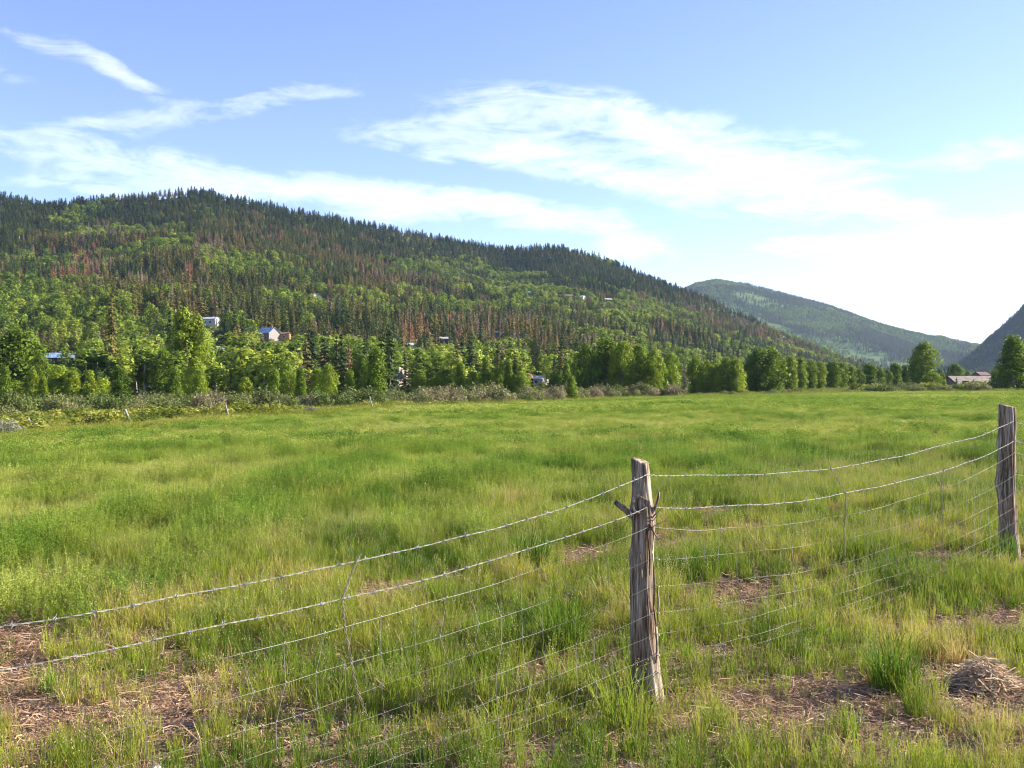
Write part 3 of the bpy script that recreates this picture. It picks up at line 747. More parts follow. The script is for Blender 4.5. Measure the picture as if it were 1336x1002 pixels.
# ------------------------------------------------------------------ single trees and rows at the edge of the field
PY0 = 0
def big(px, top, base, wpx, Y, shape, tone, label, cat='cottonwood', group=None, name=None, ks=None):
    X, Yy, Z = at_depth(px, Y)
    ztop = EYE - (top - HY) * Y / F
    h = ztop - Z; w = wpx * Y / F
    k = (ks or COT[shape])[int(rng.integers(0, len(ks or COT[shape])))]
    half = {'oval': .26, 'column': .15, 'cone': .25, 'top': .28, 'spruce': .16}[shape]
    return place(k, X, Yy, Z - .1, h, 1.10 * w / (2 * half), rng.uniform(0, 6.28), tone, label, cat, group, name)
T_ = 'the cottonwoods along the far field edge'
big(22, 428, 530, 66, 245, 'oval', .25, 'broad dark green cottonwood at the foot of the hill above the sagebrush')
big(-18, 440, 530, 50, 240, 'oval', .2, 'dark cottonwood cut by the left edge of the picture')
big(52, 462, 530, 26, 235, 'oval', .3, 'medium cottonwood just right of the broad dark one')
big(76, 478, 532, 26, 215, 'column', .8, 'light green poplar below the blue roofed cabin, left of its twin')
big(93, 483, 532, 20, 215, 'column', .9, 'light green poplar below the blue roofed cabin, right of its twin')
big(146, 380, 520, 36, 300, 'spruce', .72, 'tall brown tinged spruce rising above the cottonwoods', 'spruce tree', None, 'spruce', BIGC)
big(157, 478, 535, 24, 190, 'column', .0, 'dark narrow tree below the tall brown spruce', 'tree')
big(112, 474, 532, 14, 225, 'spruce', .3, 'slim young spruce, left one of the pair right of the light poplars', 'spruce tree', None, 'spruce', SPR)
big(127, 470, 532, 15, 228, 'spruce', .35, 'slim young spruce, right one of the pair right of the light poplars', 'spruce tree', None, 'spruce', SPR)
big(222, 402, 520, 24, 262, 'spruce', .1, 'narrow dark spruce at the left side of the tall poplars', 'spruce tree', None, 'spruce', BIGC)
big(238, 404, 525, 34, 250, 'column', .75, 'tall bright poplar, left one of the twin poplars', 'poplar')
big(257, 410, 528, 28, 252, 'column', .8, 'tall bright poplar, right one of the twin poplars', 'poplar')
big(254, 466, 536, 22, 205, 'column', .7, 'narrow bright poplar in front of the twin poplars', 'poplar')
big(212, 455, 528, 26, 240, 'oval', .4, 'rounded green cottonwood at the left foot of the twin poplars')
for x_, t_, lb in ((277, 482, 'leftmost of the small spruces below the red brown cabin'), (301, 484, 'second of the small spruces below the red brown cabin'), (318, 484, 'third of the small spruces below the red brown cabin'), (336, 478, 'rightmost of the small spruces below the red brown cabin')):
    big(x_, t_, 532, 16, 235, 'spruce', .45, lb, 'spruce tree', None, 'spruce', SPR)
big(490, 455, 530, 46, 200, 'cone', .35, 'solitary cone shaped cottonwood with a shaded left side, left of the rock outcrop')
big(473, 462, 530, 30, 215, 'oval', .1, 'added dark crown painting the shaded left side of the cone shaped cottonwood', 'tree')  # added crown, its dark tone paints the shade on the neighbour's left side
row = [(548, 482, 22, .5), (566, 492, 22, .75), (580, 478, 20, .5), (600, 472, 26, .6), (618, 484, 20, .8), (634, 464, 22, .5), (650, 478, 22, .7), (664, 470, 20, .45), (680, 484, 22, .6)]
ords = ['first', 'second', 'third', 'fourth', 'fifth', 'sixth', 'seventh', 'eighth', 'ninth', 'tenth', 'eleventh']
for i, (x_, t_, w_, to) in enumerate(row):
    big(x_, t_, 530, w_, 235, 'cone' if i % 2 else 'oval', to, '%s from the left of the small cottonwoods between rock outcrop and white house' % ords[i], 'cottonwood', 'small cottonwoods at the foot of the hill')
big(745, 490, 530, 22, 215, 'cone', .6, 'small pointed cottonwood in front of the tall cottonwood stand', 'cottonwood')
row = [(766, 448, 30, .2), (790, 441, 40, .5), (812, 444, 34, .7), (834, 449, 32, .55), (855, 456, 30, .75), (874, 461, 26, .6)]
for i, (x_, t_, w_, to) in enumerate(row):
    big(x_, t_, 524, w_, 266 + 4 * (i % 2), 'oval' if i != 1 else 'column', to, '%s from the left in the tall cottonwood stand behind the middle of the field' % ords[i], 'cottonwood', 'tall cottonwood stand')
big(728, 484, 528, 26, 262, 'oval', .35, 'low rounded cottonwood at the left end of the tall stand')
big(893, 466, 522, 18, 300, 'spruce', .98, 'rusty brown conifer between the tall stand and the next cottonwoods', 'conifer', None, 'dead_pine', DEAD)
big(885, 472, 522, 14, 296, 'spruce', .2, 'narrow dark conifer left of the rusty brown conifer', 'conifer', None, 'spruce', SPR)
row = [(908, 465, 24, .6), (922, 470, 20, .7), (934, 478, 18, .75), (949, 466, 24, .45), (962, 468, 24, .9)]
for i, (x_, t_, w_, to) in enumerate(row):
    big(x_, t_, 520, w_, 290, 'oval', to, '%s from the left of five cottonwoods between rusty conifer and broad cottonwood' % ords[i], 'cottonwood', 'cottonwoods left of the broad one')
big(990, 455, 518, 38, 300, 'oval', .15, 'broad cottonwood, left half of the biggest crown on the far edge, toned dark as its shaded side')  # one crown built as two halves, the left darkened as painted shade
big(1008, 453, 518, 40, 302, 'oval', .45, 'broad green cottonwood, lit right half of the biggest crown on the far edge')
row = [(1030, 464, 22, .7), (1045, 466, 16, .6), (1058, 470, 17, .45), (1070, 472, 16, .8), (1086, 471, 22, .35), (1098, 472, 20, .6), (1111, 477, 14, .5)]
for i, (x_, t_, w_, to) in enumerate(row):
    big(x_, t_, 514, w_, 345 + 8 * i, 'column', to, '%s from the left of seven cottonwoods running right from the broad one' % ords[i], 'cottonwood', 'cottonwoods right of the broad one')
row = [(1122, 484, 14, .4), (1134, 473, 22, .3), (1146, 478, 16, .35), (1158, 482, 14, .2), (1168, 473, 18, .35), (1180, 476, 18, .15), (1189, 480, 12, .3)]
for i, (x_, t_, w_, to) in enumerate(row):
    big(x_, t_, 512, w_, 400 + 6 * i, 'column' if i % 3 else 'oval', to, '%s from the left of the shaded trees left of the tall lone cottonwood' % ords[i], 'tree', 'shaded trees left of the lone cottonwood')
big(1204, 446, 510, 37, 330, 'top', .6, 'tall lone cottonwood with a rounded top standing above its neighbours')
big(1196, 470, 510, 20, 332, 'oval', .35, 'lower leafy tree against the left foot of the tall lone cottonwood', 'tree')
big(1216, 486, 512, 24, 300, 'oval', .7, 'small rounded tree at the right foot of the tall lone cottonwood', 'tree')
big(1231, 488, 511, 10, 320, 'cone', .6, 'small pointed green tree left of the barn', 'tree')
big(1247, 474, 500, 22, 520, 'oval', .25, 'rounded dark tree behind the left end of the barn', 'tree')
big(1238, 478, 500, 10, 480, 'spruce', .2, 'pointed dark spruce behind the left end of the barn', 'spruce tree', None, 'spruce', SPR)
big(1248, 492, 512, 9, 318, 'spruce', .15, 'little dark spruce in front of the barn, left one of two', 'spruce tree', None, 'spruce', SPR)
big(1270, 494, 512, 9, 318, 'spruce', .15, 'little dark spruce in front of the barn, right one of two', 'spruce tree', None, 'spruce', SPR)
big(1322, 438, 512, 54, 262, 'cone', .4, 'large full cottonwood at the right edge of the field')
big(1345, 446, 512, 40, 266, 'oval', .6, 'leafy cottonwood cut by the right edge of the picture')
big(1302, 482, 512, 20, 300, 'oval', .5, 'small tree between the barn and the large right edge cottonwood', 'tree')
for i, (x_, t_, w_, to, Y_) in enumerate([(1262, 484, 12, .4, 620), (1288, 486, 14, .3, 640), (1300, 478, 14, .5, 600), (1226, 482, 12, .2, 560), (1312, 480, 14, .3, 610), (1276, 487, 10, .5, 660)]):
    big(x_, t_, 500, w_, Y_, 'oval', to, 'small distant tree behind the barn roof', 'tree', 'distant trees behind the barn')

for i in range(34):
    px = 742 + i * 11.4 + rng.uniform(-4, 4); y_ = np.interp(px, [742, 790, 880, 1000, 1130], [470, 456, 474, 468, 484]) + rng.uniform(-3, 7)
    big(px, y_, 515, rng.uniform(18, 26), np.interp(px, [742, 900, 1130], [290, 325, 430]), 'oval' if i % 2 else 'cone', rng.uniform(.25, .9), 'leafy cottonwood filling the second row behind the trees of the field edge', 'cottonwood', 'second row of cottonwoods')
for i in range(26):
    px = 4 + i * 18.6 + rng.uniform(-5, 5)
    if 262 < px < 306 or 60 < px < 102 or 166 < px < 222: continue
    big(px, rng.uniform(472, 500), 535, rng.uniform(20, 32), rng.uniform(200, 240), 'oval' if i % 3 else 'cone', rng.uniform(.2, .9), 'low leafy tree crowding the foot of the hill behind the shrubs', 'tree', 'low trees at the foot of the hill')
# belt of shrubs between the field and the hill
n_w = 0
def clear_of(px, x0, x1): return x0 < px < x1
for i in range(290):
    px = rng.uniform(-20, 880)
    Yb = np.interp(px, B_px, B_Y); Ye = np.interp(px, E_px, E_Y)
    lo_ = max(Ye * 1.25, 92) if px < 640 else Ye * 1.02
    Y_ = rng.uniform(lo_, min(Yb * .9, 245) if px < 720 else Ye * 1.12)
    X, Y_, Z = at_depth(px, Y_); s_ = rng.uniform(1.5, 3.3) * (1 if px < 700 else .8) * np.interp(Y_, [100, 240], [.8, 1.4])
    tn = np.clip(rng.normal(.5 + .2 * (px > 480), .25), 0, 1)
    place(WIL[i % 4], X, Y_, Z - .1, s_ * rng.uniform(.9, 1.3), s_ * rng.uniform(.8, 1.2), rng.uniform(0, 6.28), tn, 'grey green willow shrub in the brushy belt at the foot of the hill', 'shrub', 'willow shrubs at the foot of the hill')
for i in range(190):
    px = rng.uniform(-30, 600); Ye = np.interp(px, E_px, E_Y)
    Y_ = rng.uniform(Ye * float(np.interp(px, [0, 150, 300, 600], [.92, .92, .95, 1.05])), Ye * 1.9); X, Y_, Z = at_depth(px, Y_); s_ = rng.uniform(.5, 1.2)
    if any(-24 < px - q < 18 and Y_ < yq + 2.5 for q, yq in ((43, 50.5), (171, 53.5), (299, 58.5), (487, 76))): continue
    place(LOW[i % 3], X, Y_, Z - .05, s_, s_ * rng.uniform(1.2, 2.0), rng.uniform(0, 6.28), rng.uniform(.1, 1), 'low yellow green shrub just beyond the left field edge', 'shrub', 'low shrubs beyond the left field edge')
for i in range(60):
    px = rng.uniform(1120, 1312); Y_ = rng.uniform(245, 300); X, Y_, Z = at_depth(px, Y_); s_ = rng.uniform(1.8, 3.3)
    place(WIL[i % 4] if i % 3 else LOW[i % 3], X, Y_, Z - .1, s_ * .9, s_ * 1.2, rng.uniform(0, 6.28), rng.uniform(.2, .75), 'rounded shrub in the thicket in front of the barn', 'shrub', 'shrubs in front of the barn')
for i in range(26):
    px = rng.uniform(900, 1130); Y_ = rng.uniform(262, 330); X, Y_, Z = at_depth(px, Y_); s_ = rng.uniform(.7, 1.5)
    place(WIL[i % 4], X, Y_, Z - .1, s_, s_ * 1.2, rng.uniform(0, 6.28), rng.uniform(.4, .9), 'small tan green shrub along the far field edge under the cottonwoods', 'shrub', 'small shrubs under the far cottonwoods')
for (px, Y_, s_, lb) in ((4, 43.5, 1.0, 'large grey sagebrush at the left picture edge'), (22, 46.5, .6, 'grey sagebrush against the foot of the first leaning post'), (405, 68, .7, 'low grey sagebrush on the field edge below the leafy slope'), (386, 70, .5, 'smaller grey sagebrush left of the low one on the field edge')):
    X, Y_, Z = at_depth(px, Y_); place(SAG[int(px) % 2], X, Y_, Z - .05, s_ * .95, s_, rng.uniform(0, 6), .7, lb, 'sagebrush')
# rough dry grass of the belt
n_ = 42000; px = np.where(rng.random(n_) < .5, rng.uniform(-120, 560, n_), rng.uniform(-120, 1400, n_)); Ye = np.interp(px, E_px, E_Y); Yb = np.interp(px, B_px, B_Y)
Y_ = Ye * (np.interp(px, [0, 150, 300, 600], [.75, .79, .85, .99]) + rng.random(n_) ** 1.3 * np.minimum(2.6, Yb / Ye - 1)); X = (px - CX) / F * Y_
CL_R = [clump(800 + i, 90, .7, .55, .06, M['lowshrub'], 12) for i in range(3)]
scatter('rough_grass', CL_R, np.stack([X, Y_, H(X, Y_) - .03], 1), rng.uniform(0, 6.28, n_), rng.uniform(.7, 1.5, n_) * np.interp(Y_, [38, 60, 90, 160], [.34, .42, .6, 1.0]), rng.integers(0, 3, n_), np.clip(fbm(X / 9, Y_ / 9, 77, 3) * 1.6 - .3, 0, 1), 'rough yellow green grass and herbs between the field and the hill', 'grass')

# ------------------------------------------------------------------ red earth bank, rock outcrop
def crag(name, px, py, wpx, hpx, Y, mat, label, cat, seed):
    X, Y_, Z = at_depth(px, Y); w = wpx * Y / F; h = hpx * Y / F
    z0 = EYE - (py - HY) * Y / F - h / 2
    n, mm = 40, 24; V = []
    for i in range(n + 1):
        for j in range(mm + 1):
            u, v = i / n, j / mm
            e = math.sin(PI * min(1, max(0, u))) ** .35
            x = (u - .5) * w; z = v * h * e * (1 + .2 * (float(vn(u * 7, 3, seed)) - .5))
            y = (v ** 1.4) * h * (2.6 if cat == 'earth bank' else .8) - e * 1.2 + (float(fbm(x / 1.3, z / 2.0, seed, 4)) - .5) * 2.6
            V.append((x, y, z))
    Fc = [(i * (mm + 1) + j, (i + 1) * (mm + 1) + j, (i + 1) * (mm + 1) + j + 1, i * (mm + 1) + j + 1) for i in range(n) for j in range(mm)]
    b0 = len(V)   # back side closes it
    for i in range(n + 1): V.append((V[i * (mm + 1)][0], h * 2.8 + 2, -2)); V.append((V[i * (mm + 1)][0], h * 2.8 + 2, V[i * (mm + 1) + mm][2]))
    for i in range(n):
        Fc.append((b0 + 2 * i, b0 + 2 * i + 1, b0 + 2 * i + 3, b0 + 2 * i + 2)); Fc.append((i * (mm + 1) + mm, (i + 1) * (mm + 1) + mm, b0 + 2 * i + 3, b0 + 2 * i + 1))
    o = link(name, make_mesh(name, V, Fc, [mat]), None, (X, Y_, z0)); tag(o, label, cat); return o
M['redearth'] = solid('red_earth', (.10, .050, .032), (.22, .125, .090), .8, .95, (1, 1, 2), .8, bdist=.3)
M['rock'] = solid('rock', (.16, .12, .10), (.34, .28, .23), .8, .9, (1, 1, 2), .9, bdist=.3)
crag('earth_bank', 192, 524, 54, 18, 232, M['redearth'], 'bare red earth bank at the foot of the hill left of the poplars', 'earth bank', 3)
crag('rock_outcrop', 520, 493, 17, 26, 300, M['rock'], 'pinkish grey rock outcrop right of the cone shaped cottonwood', 'rock outcrop', 5)
crag('earth_bank', 686, 490, 20, 7, 340, M['redearth'], 'bare red earth bank above the white house at the hill foot', 'earth bank', 9)

# ------------------------------------------------------------------ the barn at the right
bx, by, bz = at_depth(1268, 400)
barn = empty('barn', (bx, by, bz - .2), 'long low barn with a faded rusty metal roof behind the shrubs at the right', 'barn', None, .12)
bz_top = EYE - (489 - HY) * 400 / F - bz
def barn_part(x0, x1, y0, y1, wh, rh, nm):
    d = y1 - y0; yc = (y0 + y1) / 2; o = .7
    mb = MB(); V = [(x0, y0, -1), (x1, y0, -1), (x1, y1, -1), (x0, y1, -1), (x0, y0, wh), (x1, y0, wh), (x1, y1, wh), (x0, y1, wh), (x0, yc, wh + rh - .1), (x1, yc, wh + rh - .1)]
    mb.add(V, [(0, 1, 5, 4), (1, 2, 6, 9, 5), (2, 3, 7, 6), (3, 0, 4, 8, 7)]); link('wall', mb.mesh('wall', [M['wall_brown']]), barn)
    mb = MB(); s = rh / (d / 2); zl = wh - s * o
    A = [(x0 - o, y0 - o, zl), (x1 + o, y0 - o, zl), (x1 + o, yc, wh + rh), (x0 - o, yc, wh + rh), (x0 - o, y1 + o, zl), (x1 + o, y1 + o, zl)]; B = [(x, y, z + .15) for x, y, z in A]
    mb.add(A + B, [(6, 7, 8, 9), (9, 8, 11, 10), (0, 3, 2, 1), (3, 4, 5, 2), (0, 1, 7, 6), (4, 10, 11, 5), (0, 6, 9, 3), (3, 9, 10, 4), (1, 2, 8, 7), (2, 5, 11, 8)]); link('roof', mb.mesh('roof', [M['roof_rust']]), barn)
barn_part(-9.5, 9.5, -7, 7, bz_top - 3.6, 3.2, 'a')
barn_part(-3, 8, -12.5, -7.1, bz_top - 4.9, 1.6, 'b')
for x_ in (-7,):
    mb = MB(); mb.box(x_ - 1.3, x_ + 1.3, -7.09 if x_ < -3 else -12.6, -7.003 if x_ < -3 else -12.503, 0, 2.4); link('door', mb.mesh('door', [M['wall_dark']]), barn)
hx = ground_at
h2 = dict(px=1278, py=490, w=12, wh=2.4, rh=1.6, d=8, yaw=.1, roof='roof_red', wall='wall_brown', label='small distant house with a reddish roof behind the barn', cat='house')
h2['X'], h2['Y'], h2['Z'] = at_depth(1280, 520); h2['Z'] = EYE - (489 - HY) * 520 / F - 2.6; h2['wm'] = 12 * 520 / F
house(h2)

# ------------------------------------------------------------------ utility poles and line
M['pole'] = solid('pole_wood', (.22, .18, .14), (.42, .37, .30), 2, .85)
def upole(px, py, hpx, label):
    X, Y, Z = ground_at(px, py, 240); h = hpx * Y / F
    r_ = empty('utility_pole', (X, Y, Z), label, 'utility pole')
    mb = MB(); mb.tube([(0, 0, -.5), (0, 0, h)], [.22, .16], 8); link('post', mb.mesh('post', [M['pole']]), r_)
    mb = MB(); mb.box(-1.6, 1.6, -.22, -.1, h - .7, h - .5); link('crossarm', mb.mesh('crossarm', [M['pole']]), r_)
    return np.array([X, Y, Z + h - .35])
pa = upole(254, 412, 20, 'pale utility pole on the slope above the long white house'); pb = upole(334, 430, 20, 'utility pole with a crossarm left of the blue roofed house')
pc_ = upole(174, 424, 16, 'leftmost utility pole, half hidden on the aspen slope')
mb = MB()
for A, B in ((pc_, pa), (pa, pb)):
    t = np.linspace(0, 1, 20)[:, None]; C_ = A + (B - A) * t; C_[:, 2] -= (4 * t * (1 - t))[:, 0] * 1.5
    mb.tube(C_, .035, 4)
M['line'] = solid('line_metal', (.4, .4, .4), (.5, .5, .5), 1, .5)
tag(link('power_line', mb.mesh('power_line', [M['line']])), 'thin power line strung between the hillside utility poles', 'power line')

# ------------------------------------------------------------------ wood of the fence posts
m, nt, out = new_mat('weathered_post')
co = mapped(nt, (1, 1, .09)); co2 = mapped(nt, (1, 1, .35))
n1 = noise(nt, 34, 6, co, .65); n2 = noise(nt, 120, 4, co, .6); n3 = noise(nt, 9, 4, co2)
r1 = ramp(nt, [(.36, (.022, .017, .012)), (.45, (.15, .115, .080)), (.54, (.34, .28, .215)), (.65, (.58, .50, .41))], mixc(nt, .35, n1, n2))
r2 = ramp(nt, [(.35, (.60, .45, .36)), (.6, (1, 1, 1))], n3)
c = mixc(nt, .8, r1.outputs[0], r2.outputs[0], 'MULTIPLY')
p = node(nt, 'ShaderNodeBsdfPrincipled'); p.inputs['Roughness'].default_value = .9; p.inputs['Specular IOR Level'].default_value = .15
b = node(nt, 'ShaderNodeBump'); b.inputs['Strength'].default_value = 1; b.inputs['Distance'].default_value = .012
nt.links.new(mixc(nt, .4, n1, n2), b.inputs['Height']); nt.links.new(b.outputs[0], p.inputs['Normal'])
nt.links.new(c, p.inputs['Base Color']); nt.links.new(p.outputs[0], out.inputs[0]); M['post'] = m
M['post_grey'] = solid('old_post', (.20, .175, .15), (.38, .345, .30), 6, .9, (1, 1, .2), .4)

def log_post(h, r0, r1, lean, seed, knots=(), seg=72, rows=150, twist=.5):
    V = []; r = np.random.default_rng(seed); mb = MB()
    ang = np.linspace(0, 2 * PI, seg, endpoint=False); zs = np.linspace(-.25, h, rows)
    for z in zs:
        t = max(0, z) / h; rad = r0 + (r1 - r0) * t ** .8
        a = ang + twist * t
        g = fbm(a * 3.2 * 1.0, np.full(seg, z * 1.6 + 7), seed, 2)
        # periodic furrows
        fur = (np.abs(np.sin(a * 5 + 2.2 * float(vn(z * 2.2, 1.5, seed)))) ** .6 - .6) * .10 + (np.abs(np.sin(a * 9 + 3 * float(vn(z * 3.1, 8.5, seed)) + 1)) ** .5 - .6) * .07
        lump = .10 * math.sin(2 * float(vn(z * 3, 2, seed)) * PI) * np.cos(a - 5 * float(vn(z * 1.3, 4, seed))) + .13 * (float(vn(z * 4.3, 6, seed)) - .5)
        R = rad * (1 + fur + lump * .6)
        for (ka, kz, ks, kh) in knots:
            dd = np.angle(np.exp(1j * (ang - ka))); R = R + kh * np.exp(-(dd / .45) ** 2 - ((z - kz) / ks) ** 2)
        if z < .12: R = R * (1 + .04 * (1 - max(z, 0) / .12) * (np.sin(a * 4 + 1) * .5 + .5))
        cx = lean[0] * t + .010 * math.sin(z * 5 + seed); cy = lean[1] * t
        V.append(np.stack([cx + R * np.cos(ang), cy + R * np.sin(ang), np.full(seg, z) + (.012 * np.cos(ang - 2.5) if z >= h - 1e-6 else 0)], 1))
    V.append(np.stack([lean[0] + r1 * .6 * np.cos(ang), lean[1] + r1 * .6 * np.sin(ang), np.full(seg, h + .006) + .010 * np.cos(ang - 2.5)], 1))
    V = np.concatenate(V); n = rows + 1
    Fc = [(i * seg + k, i * seg + (k + 1) % seg, (i + 1) * seg + (k + 1) % seg, (i + 1) * seg + k) for i in range(n - 1) for k in range(seg)]
    Fc.append(tuple(range((n - 1) * seg, n * seg)))
    mb.add(V, Fc); return mb

def splinter(mb, p, d, L, w, seed, bend=.2, n=6, flat=.4, tip=.25):
    r = np.random.default_rng(seed); p = np.array(p, float); d = np.array(d, float); d /= np.linalg.norm(d)
    side = np.cross(d, (0, 1, .2)); side /= np.linalg.norm(side)
    pts = [p + d * L * t + side * bend * L * t * t for t in np.linspace(0, 1, n)]
    mb.tube(pts, np.linspace(w, w * tip, n) * (1 + r.uniform(-.2, .2, n)), 5)

P1 = np.array([.69, 5.1]); P2 = np.array([4.31, 8.7]); P0 = np.array([-2.92, 1.5]); P3 = np.array([8.0, 12.4])
def gz(p): return float(H(p[0], p[1]))
fence = empty('wire_fence', (P1[0], P1[1], 0), 'sagging barbed and woven wire fence on rough wooden posts across the foreground', 'fence')
FO = np.array([P1[0], P1[1], 0.])
def fpart(name, mb, mats, smooth=True, label=None):
    o = link(name, mb.mesh(name, mats, smooth), fence)
    if label: o['label'] = label
    return o
def top_z(py, Y): return EYE - (py - HY) * Y / F
z1 = top_z(597, 5.1)
mb = log_post(z1 + .03, .077, .043, (-.047, 0), 3, knots=((2.6, .96, .05, .018), (.2, .93, .06, .014), (2.9, .72, .05, .012), (PI * 1.45, 1.0, .03, .010), (.3, .35, .08, .012)))
post1 = link('post', mb.mesh('post', [M['post']], True), fence, (0, 0, 0)); post1['label'] = 'grey juniper post with splintered branch stubs and peeling bark'
sp = MB()
cx_ = -.038
splinter(sp, (cx_ - .035, -.02, .93), (-.75, -.1, .65), .125, .018, 1, .05, tip=.7)
splinter(sp, (cx_ - .035, -.03, .92), (-.6, -.3, .5), .085, .006, 2, -.3)
splinter(sp, (cx_ - .03, -.04, .95), (-.5, -.5, -.1), .10, .004, 3, .5)
splinter(sp, (cx_ + .04, -.02, .93), (.65, -.1, .75), .13, .011, 4, .35, tip=.5)
splinter(sp, (cx_ + .045, -.03, .91), (.5, -.2, .9), .10, .005, 5, -.25)
splinter(sp, (cx_ + .045, -.03, .90), (.8, -.2, .6), .09, .003, 6, .4)
splinter(sp, (cx_ + .04, -.045, .90), (.35, -.3, -.9), .13, .006, 7, .2)
splinter(sp, (cx_ + .03, -.05, .86), (.6, -.3, .8), .12, .003, 8, -.4)
for k in range(3):   # curled bark round the knot
    a0 = .4 + k; pts = [(cx_ - .012 + .034 * math.cos(a0 + t) , -.050 - .008 * k, 1.0 + (.034 + .006 * k) * math.sin(a0 + t)) for t in np.linspace(0, 3.4, 14)]
    sp.tube(pts, np.linspace(.009, .003, 14), 5)
for k, (a_, z_, L_) in enumerate(((-1.2, .75, .22), (-.9, .6, .3), (-1.5, .45, .25), (-.6, .85, .2), (-1.0, .3, .2), (-1.9, .66, .2), (-.4, .5, .25))):
    rr = .077 - .033 * z_ / 1.2; bx_ = -.047 * z_ / 1.2
    sp.tube([(bx_ + (rr + .004) * math.cos(a_), (rr + .004) * math.sin(a_), z_ + L_ / 2), (bx_ + (rr + .012) * math.cos(a_ + .1), (rr + .012) * math.sin(a_ + .1), z_), (bx_ + (rr + .004) * math.cos(a_ + .15), (rr + .004) * math.sin(a_ + .15), z_ - L_ / 2)], [.002, .006, .002], 5)
spo = link('splinters', sp.mesh('splinters', [M['post']], True), post1)
z2 = top_z(537, 8.7)
mb = log_post(z2 + .03, .074, .066, (-.035, 0), 8, knots=((2.8, 1.0, .05, .012), (3.0, .65, .06, .015), (.0, .8, .1, .014), (2.9, .2, .1, .01)), twist=.3)
p2o = link('post', mb.mesh('post', [M['post']], True), fence, tuple(np.array([P2[0], P2[1], gz(P2)]) - FO)); p2o['label'] = 'thicker flat topped post at the right edge'
mb = log_post(1.2, .075, .06, (.02, 0), 12)
link('post', mb.mesh('post', [M['post']], True), fence, tuple(np.array([P0[0], P0[1], gz(P0)]) - FO))
mb = log_post(1.25, .075, .06, (.0, 0), 15)
link('post', mb.mesh('post', [M['post']], True), fence, tuple(np.array([P3[0], P3[1], gz(P3)]) - FO))
post1.location = (0, 0, gz(P1))

M['wire'] = solid('galvanised_wire', (.15, .14, .13), (.38, .37, .35), 30, .5, metal=.0, spec=.6)
M['wire_mesh'] = solid('dull_wire', (.07, .055, .042), (.38, .37, .35), 1.1, .6, spec=.4, lo=.42, hi=.6)
M['wire_dark'] = solid('rusted_wire', (.12, .085, .065), (.26, .21, .18), 40, .7, spec=.3)
H1 = [1.10, .94, .84, .68, .543, .41, .30, .197, .11, .035]
H2_ = [1.21, 1.04, .94, .75, .61, .48, .35, .24, .15, .06]
H0 = [1.03, .90, .79, .64, .51, .39, .28, .18, .10, .03]
H3 = [1.2, 1.04, .93, .75, .61, .48, .35, .24, .15, .06]
SAGR = [.135, .15, .19, .17, .17, .15, .12, .10, .07, .05]
SAGL = [.185, .165, .165, .15, .13, .11, .09, .07, .05, .04]
fr_off = np.array([.707, -.707]) * .075      # the wires run on the camera side of the posts
PR = {0: (.075, .060, .02, 1.2), 1: (.077, .043, -.047, 1.2), 2: (.074, .066, -.035, 1.25), 3: (.075, .06, 0, 1.25)}
def attach(k, P, z):
    r0, r1, ln, h = PR[k]; t = min(1, max(0, z / h)); rad = r0 + (r1 - r0) * t ** .8 + .004
    return np.array([P[0] + ln * t + rad * .62, P[1] - rad * .80])
def strand(i, A, B, zA, zB, sag, n=80, seed=0, wob=.013):
    t = np.linspace(0, 1, n); a = attach(seed - 1, A, zA); b_ = attach(seed, B, zB)
    X = a[0] + (b_[0] - a[0]) * t; Y = a[1] + (b_[1] - a[1]) * t
    Z = zA + (zB - zA) * t - sag * (4 * t * (1 - t)) ** .85
    w = (fbm(t * 7, np.full(n, i * 3.7 + seed), 400 + seed, 3) - .5) * wob * 2.6 * np.minimum(1, 12 * t * (1 - t))
    Z = Z + w; d = (fbm(t * 6, np.full(n, i * 9.1 + seed), 500 + seed, 2) - .5) * .02 * np.minimum(1, 12 * t * (1 - t))
    X = X + d * .7; Y = Y - d * .7
    return np.stack([X, Y, Z], 1) - FO
SP = {}
spans = [(P0, P1, H0, H1, SAGL, 1), (P1, P2, H1, H2_, SAGR, 2), (P2, P3, H2_, H3, SAGL, 3)]
def resample(pts, step):
    d = np.r_[0, np.cumsum(np.linalg.norm(np.diff(pts, axis=0), axis=1))]; n = max(2, int(d[-1] / step)); s = np.linspace(0, d[-1], n)
    return np.stack([np.interp(s, d, pts[:, k]) for k in range(3)], 1), s
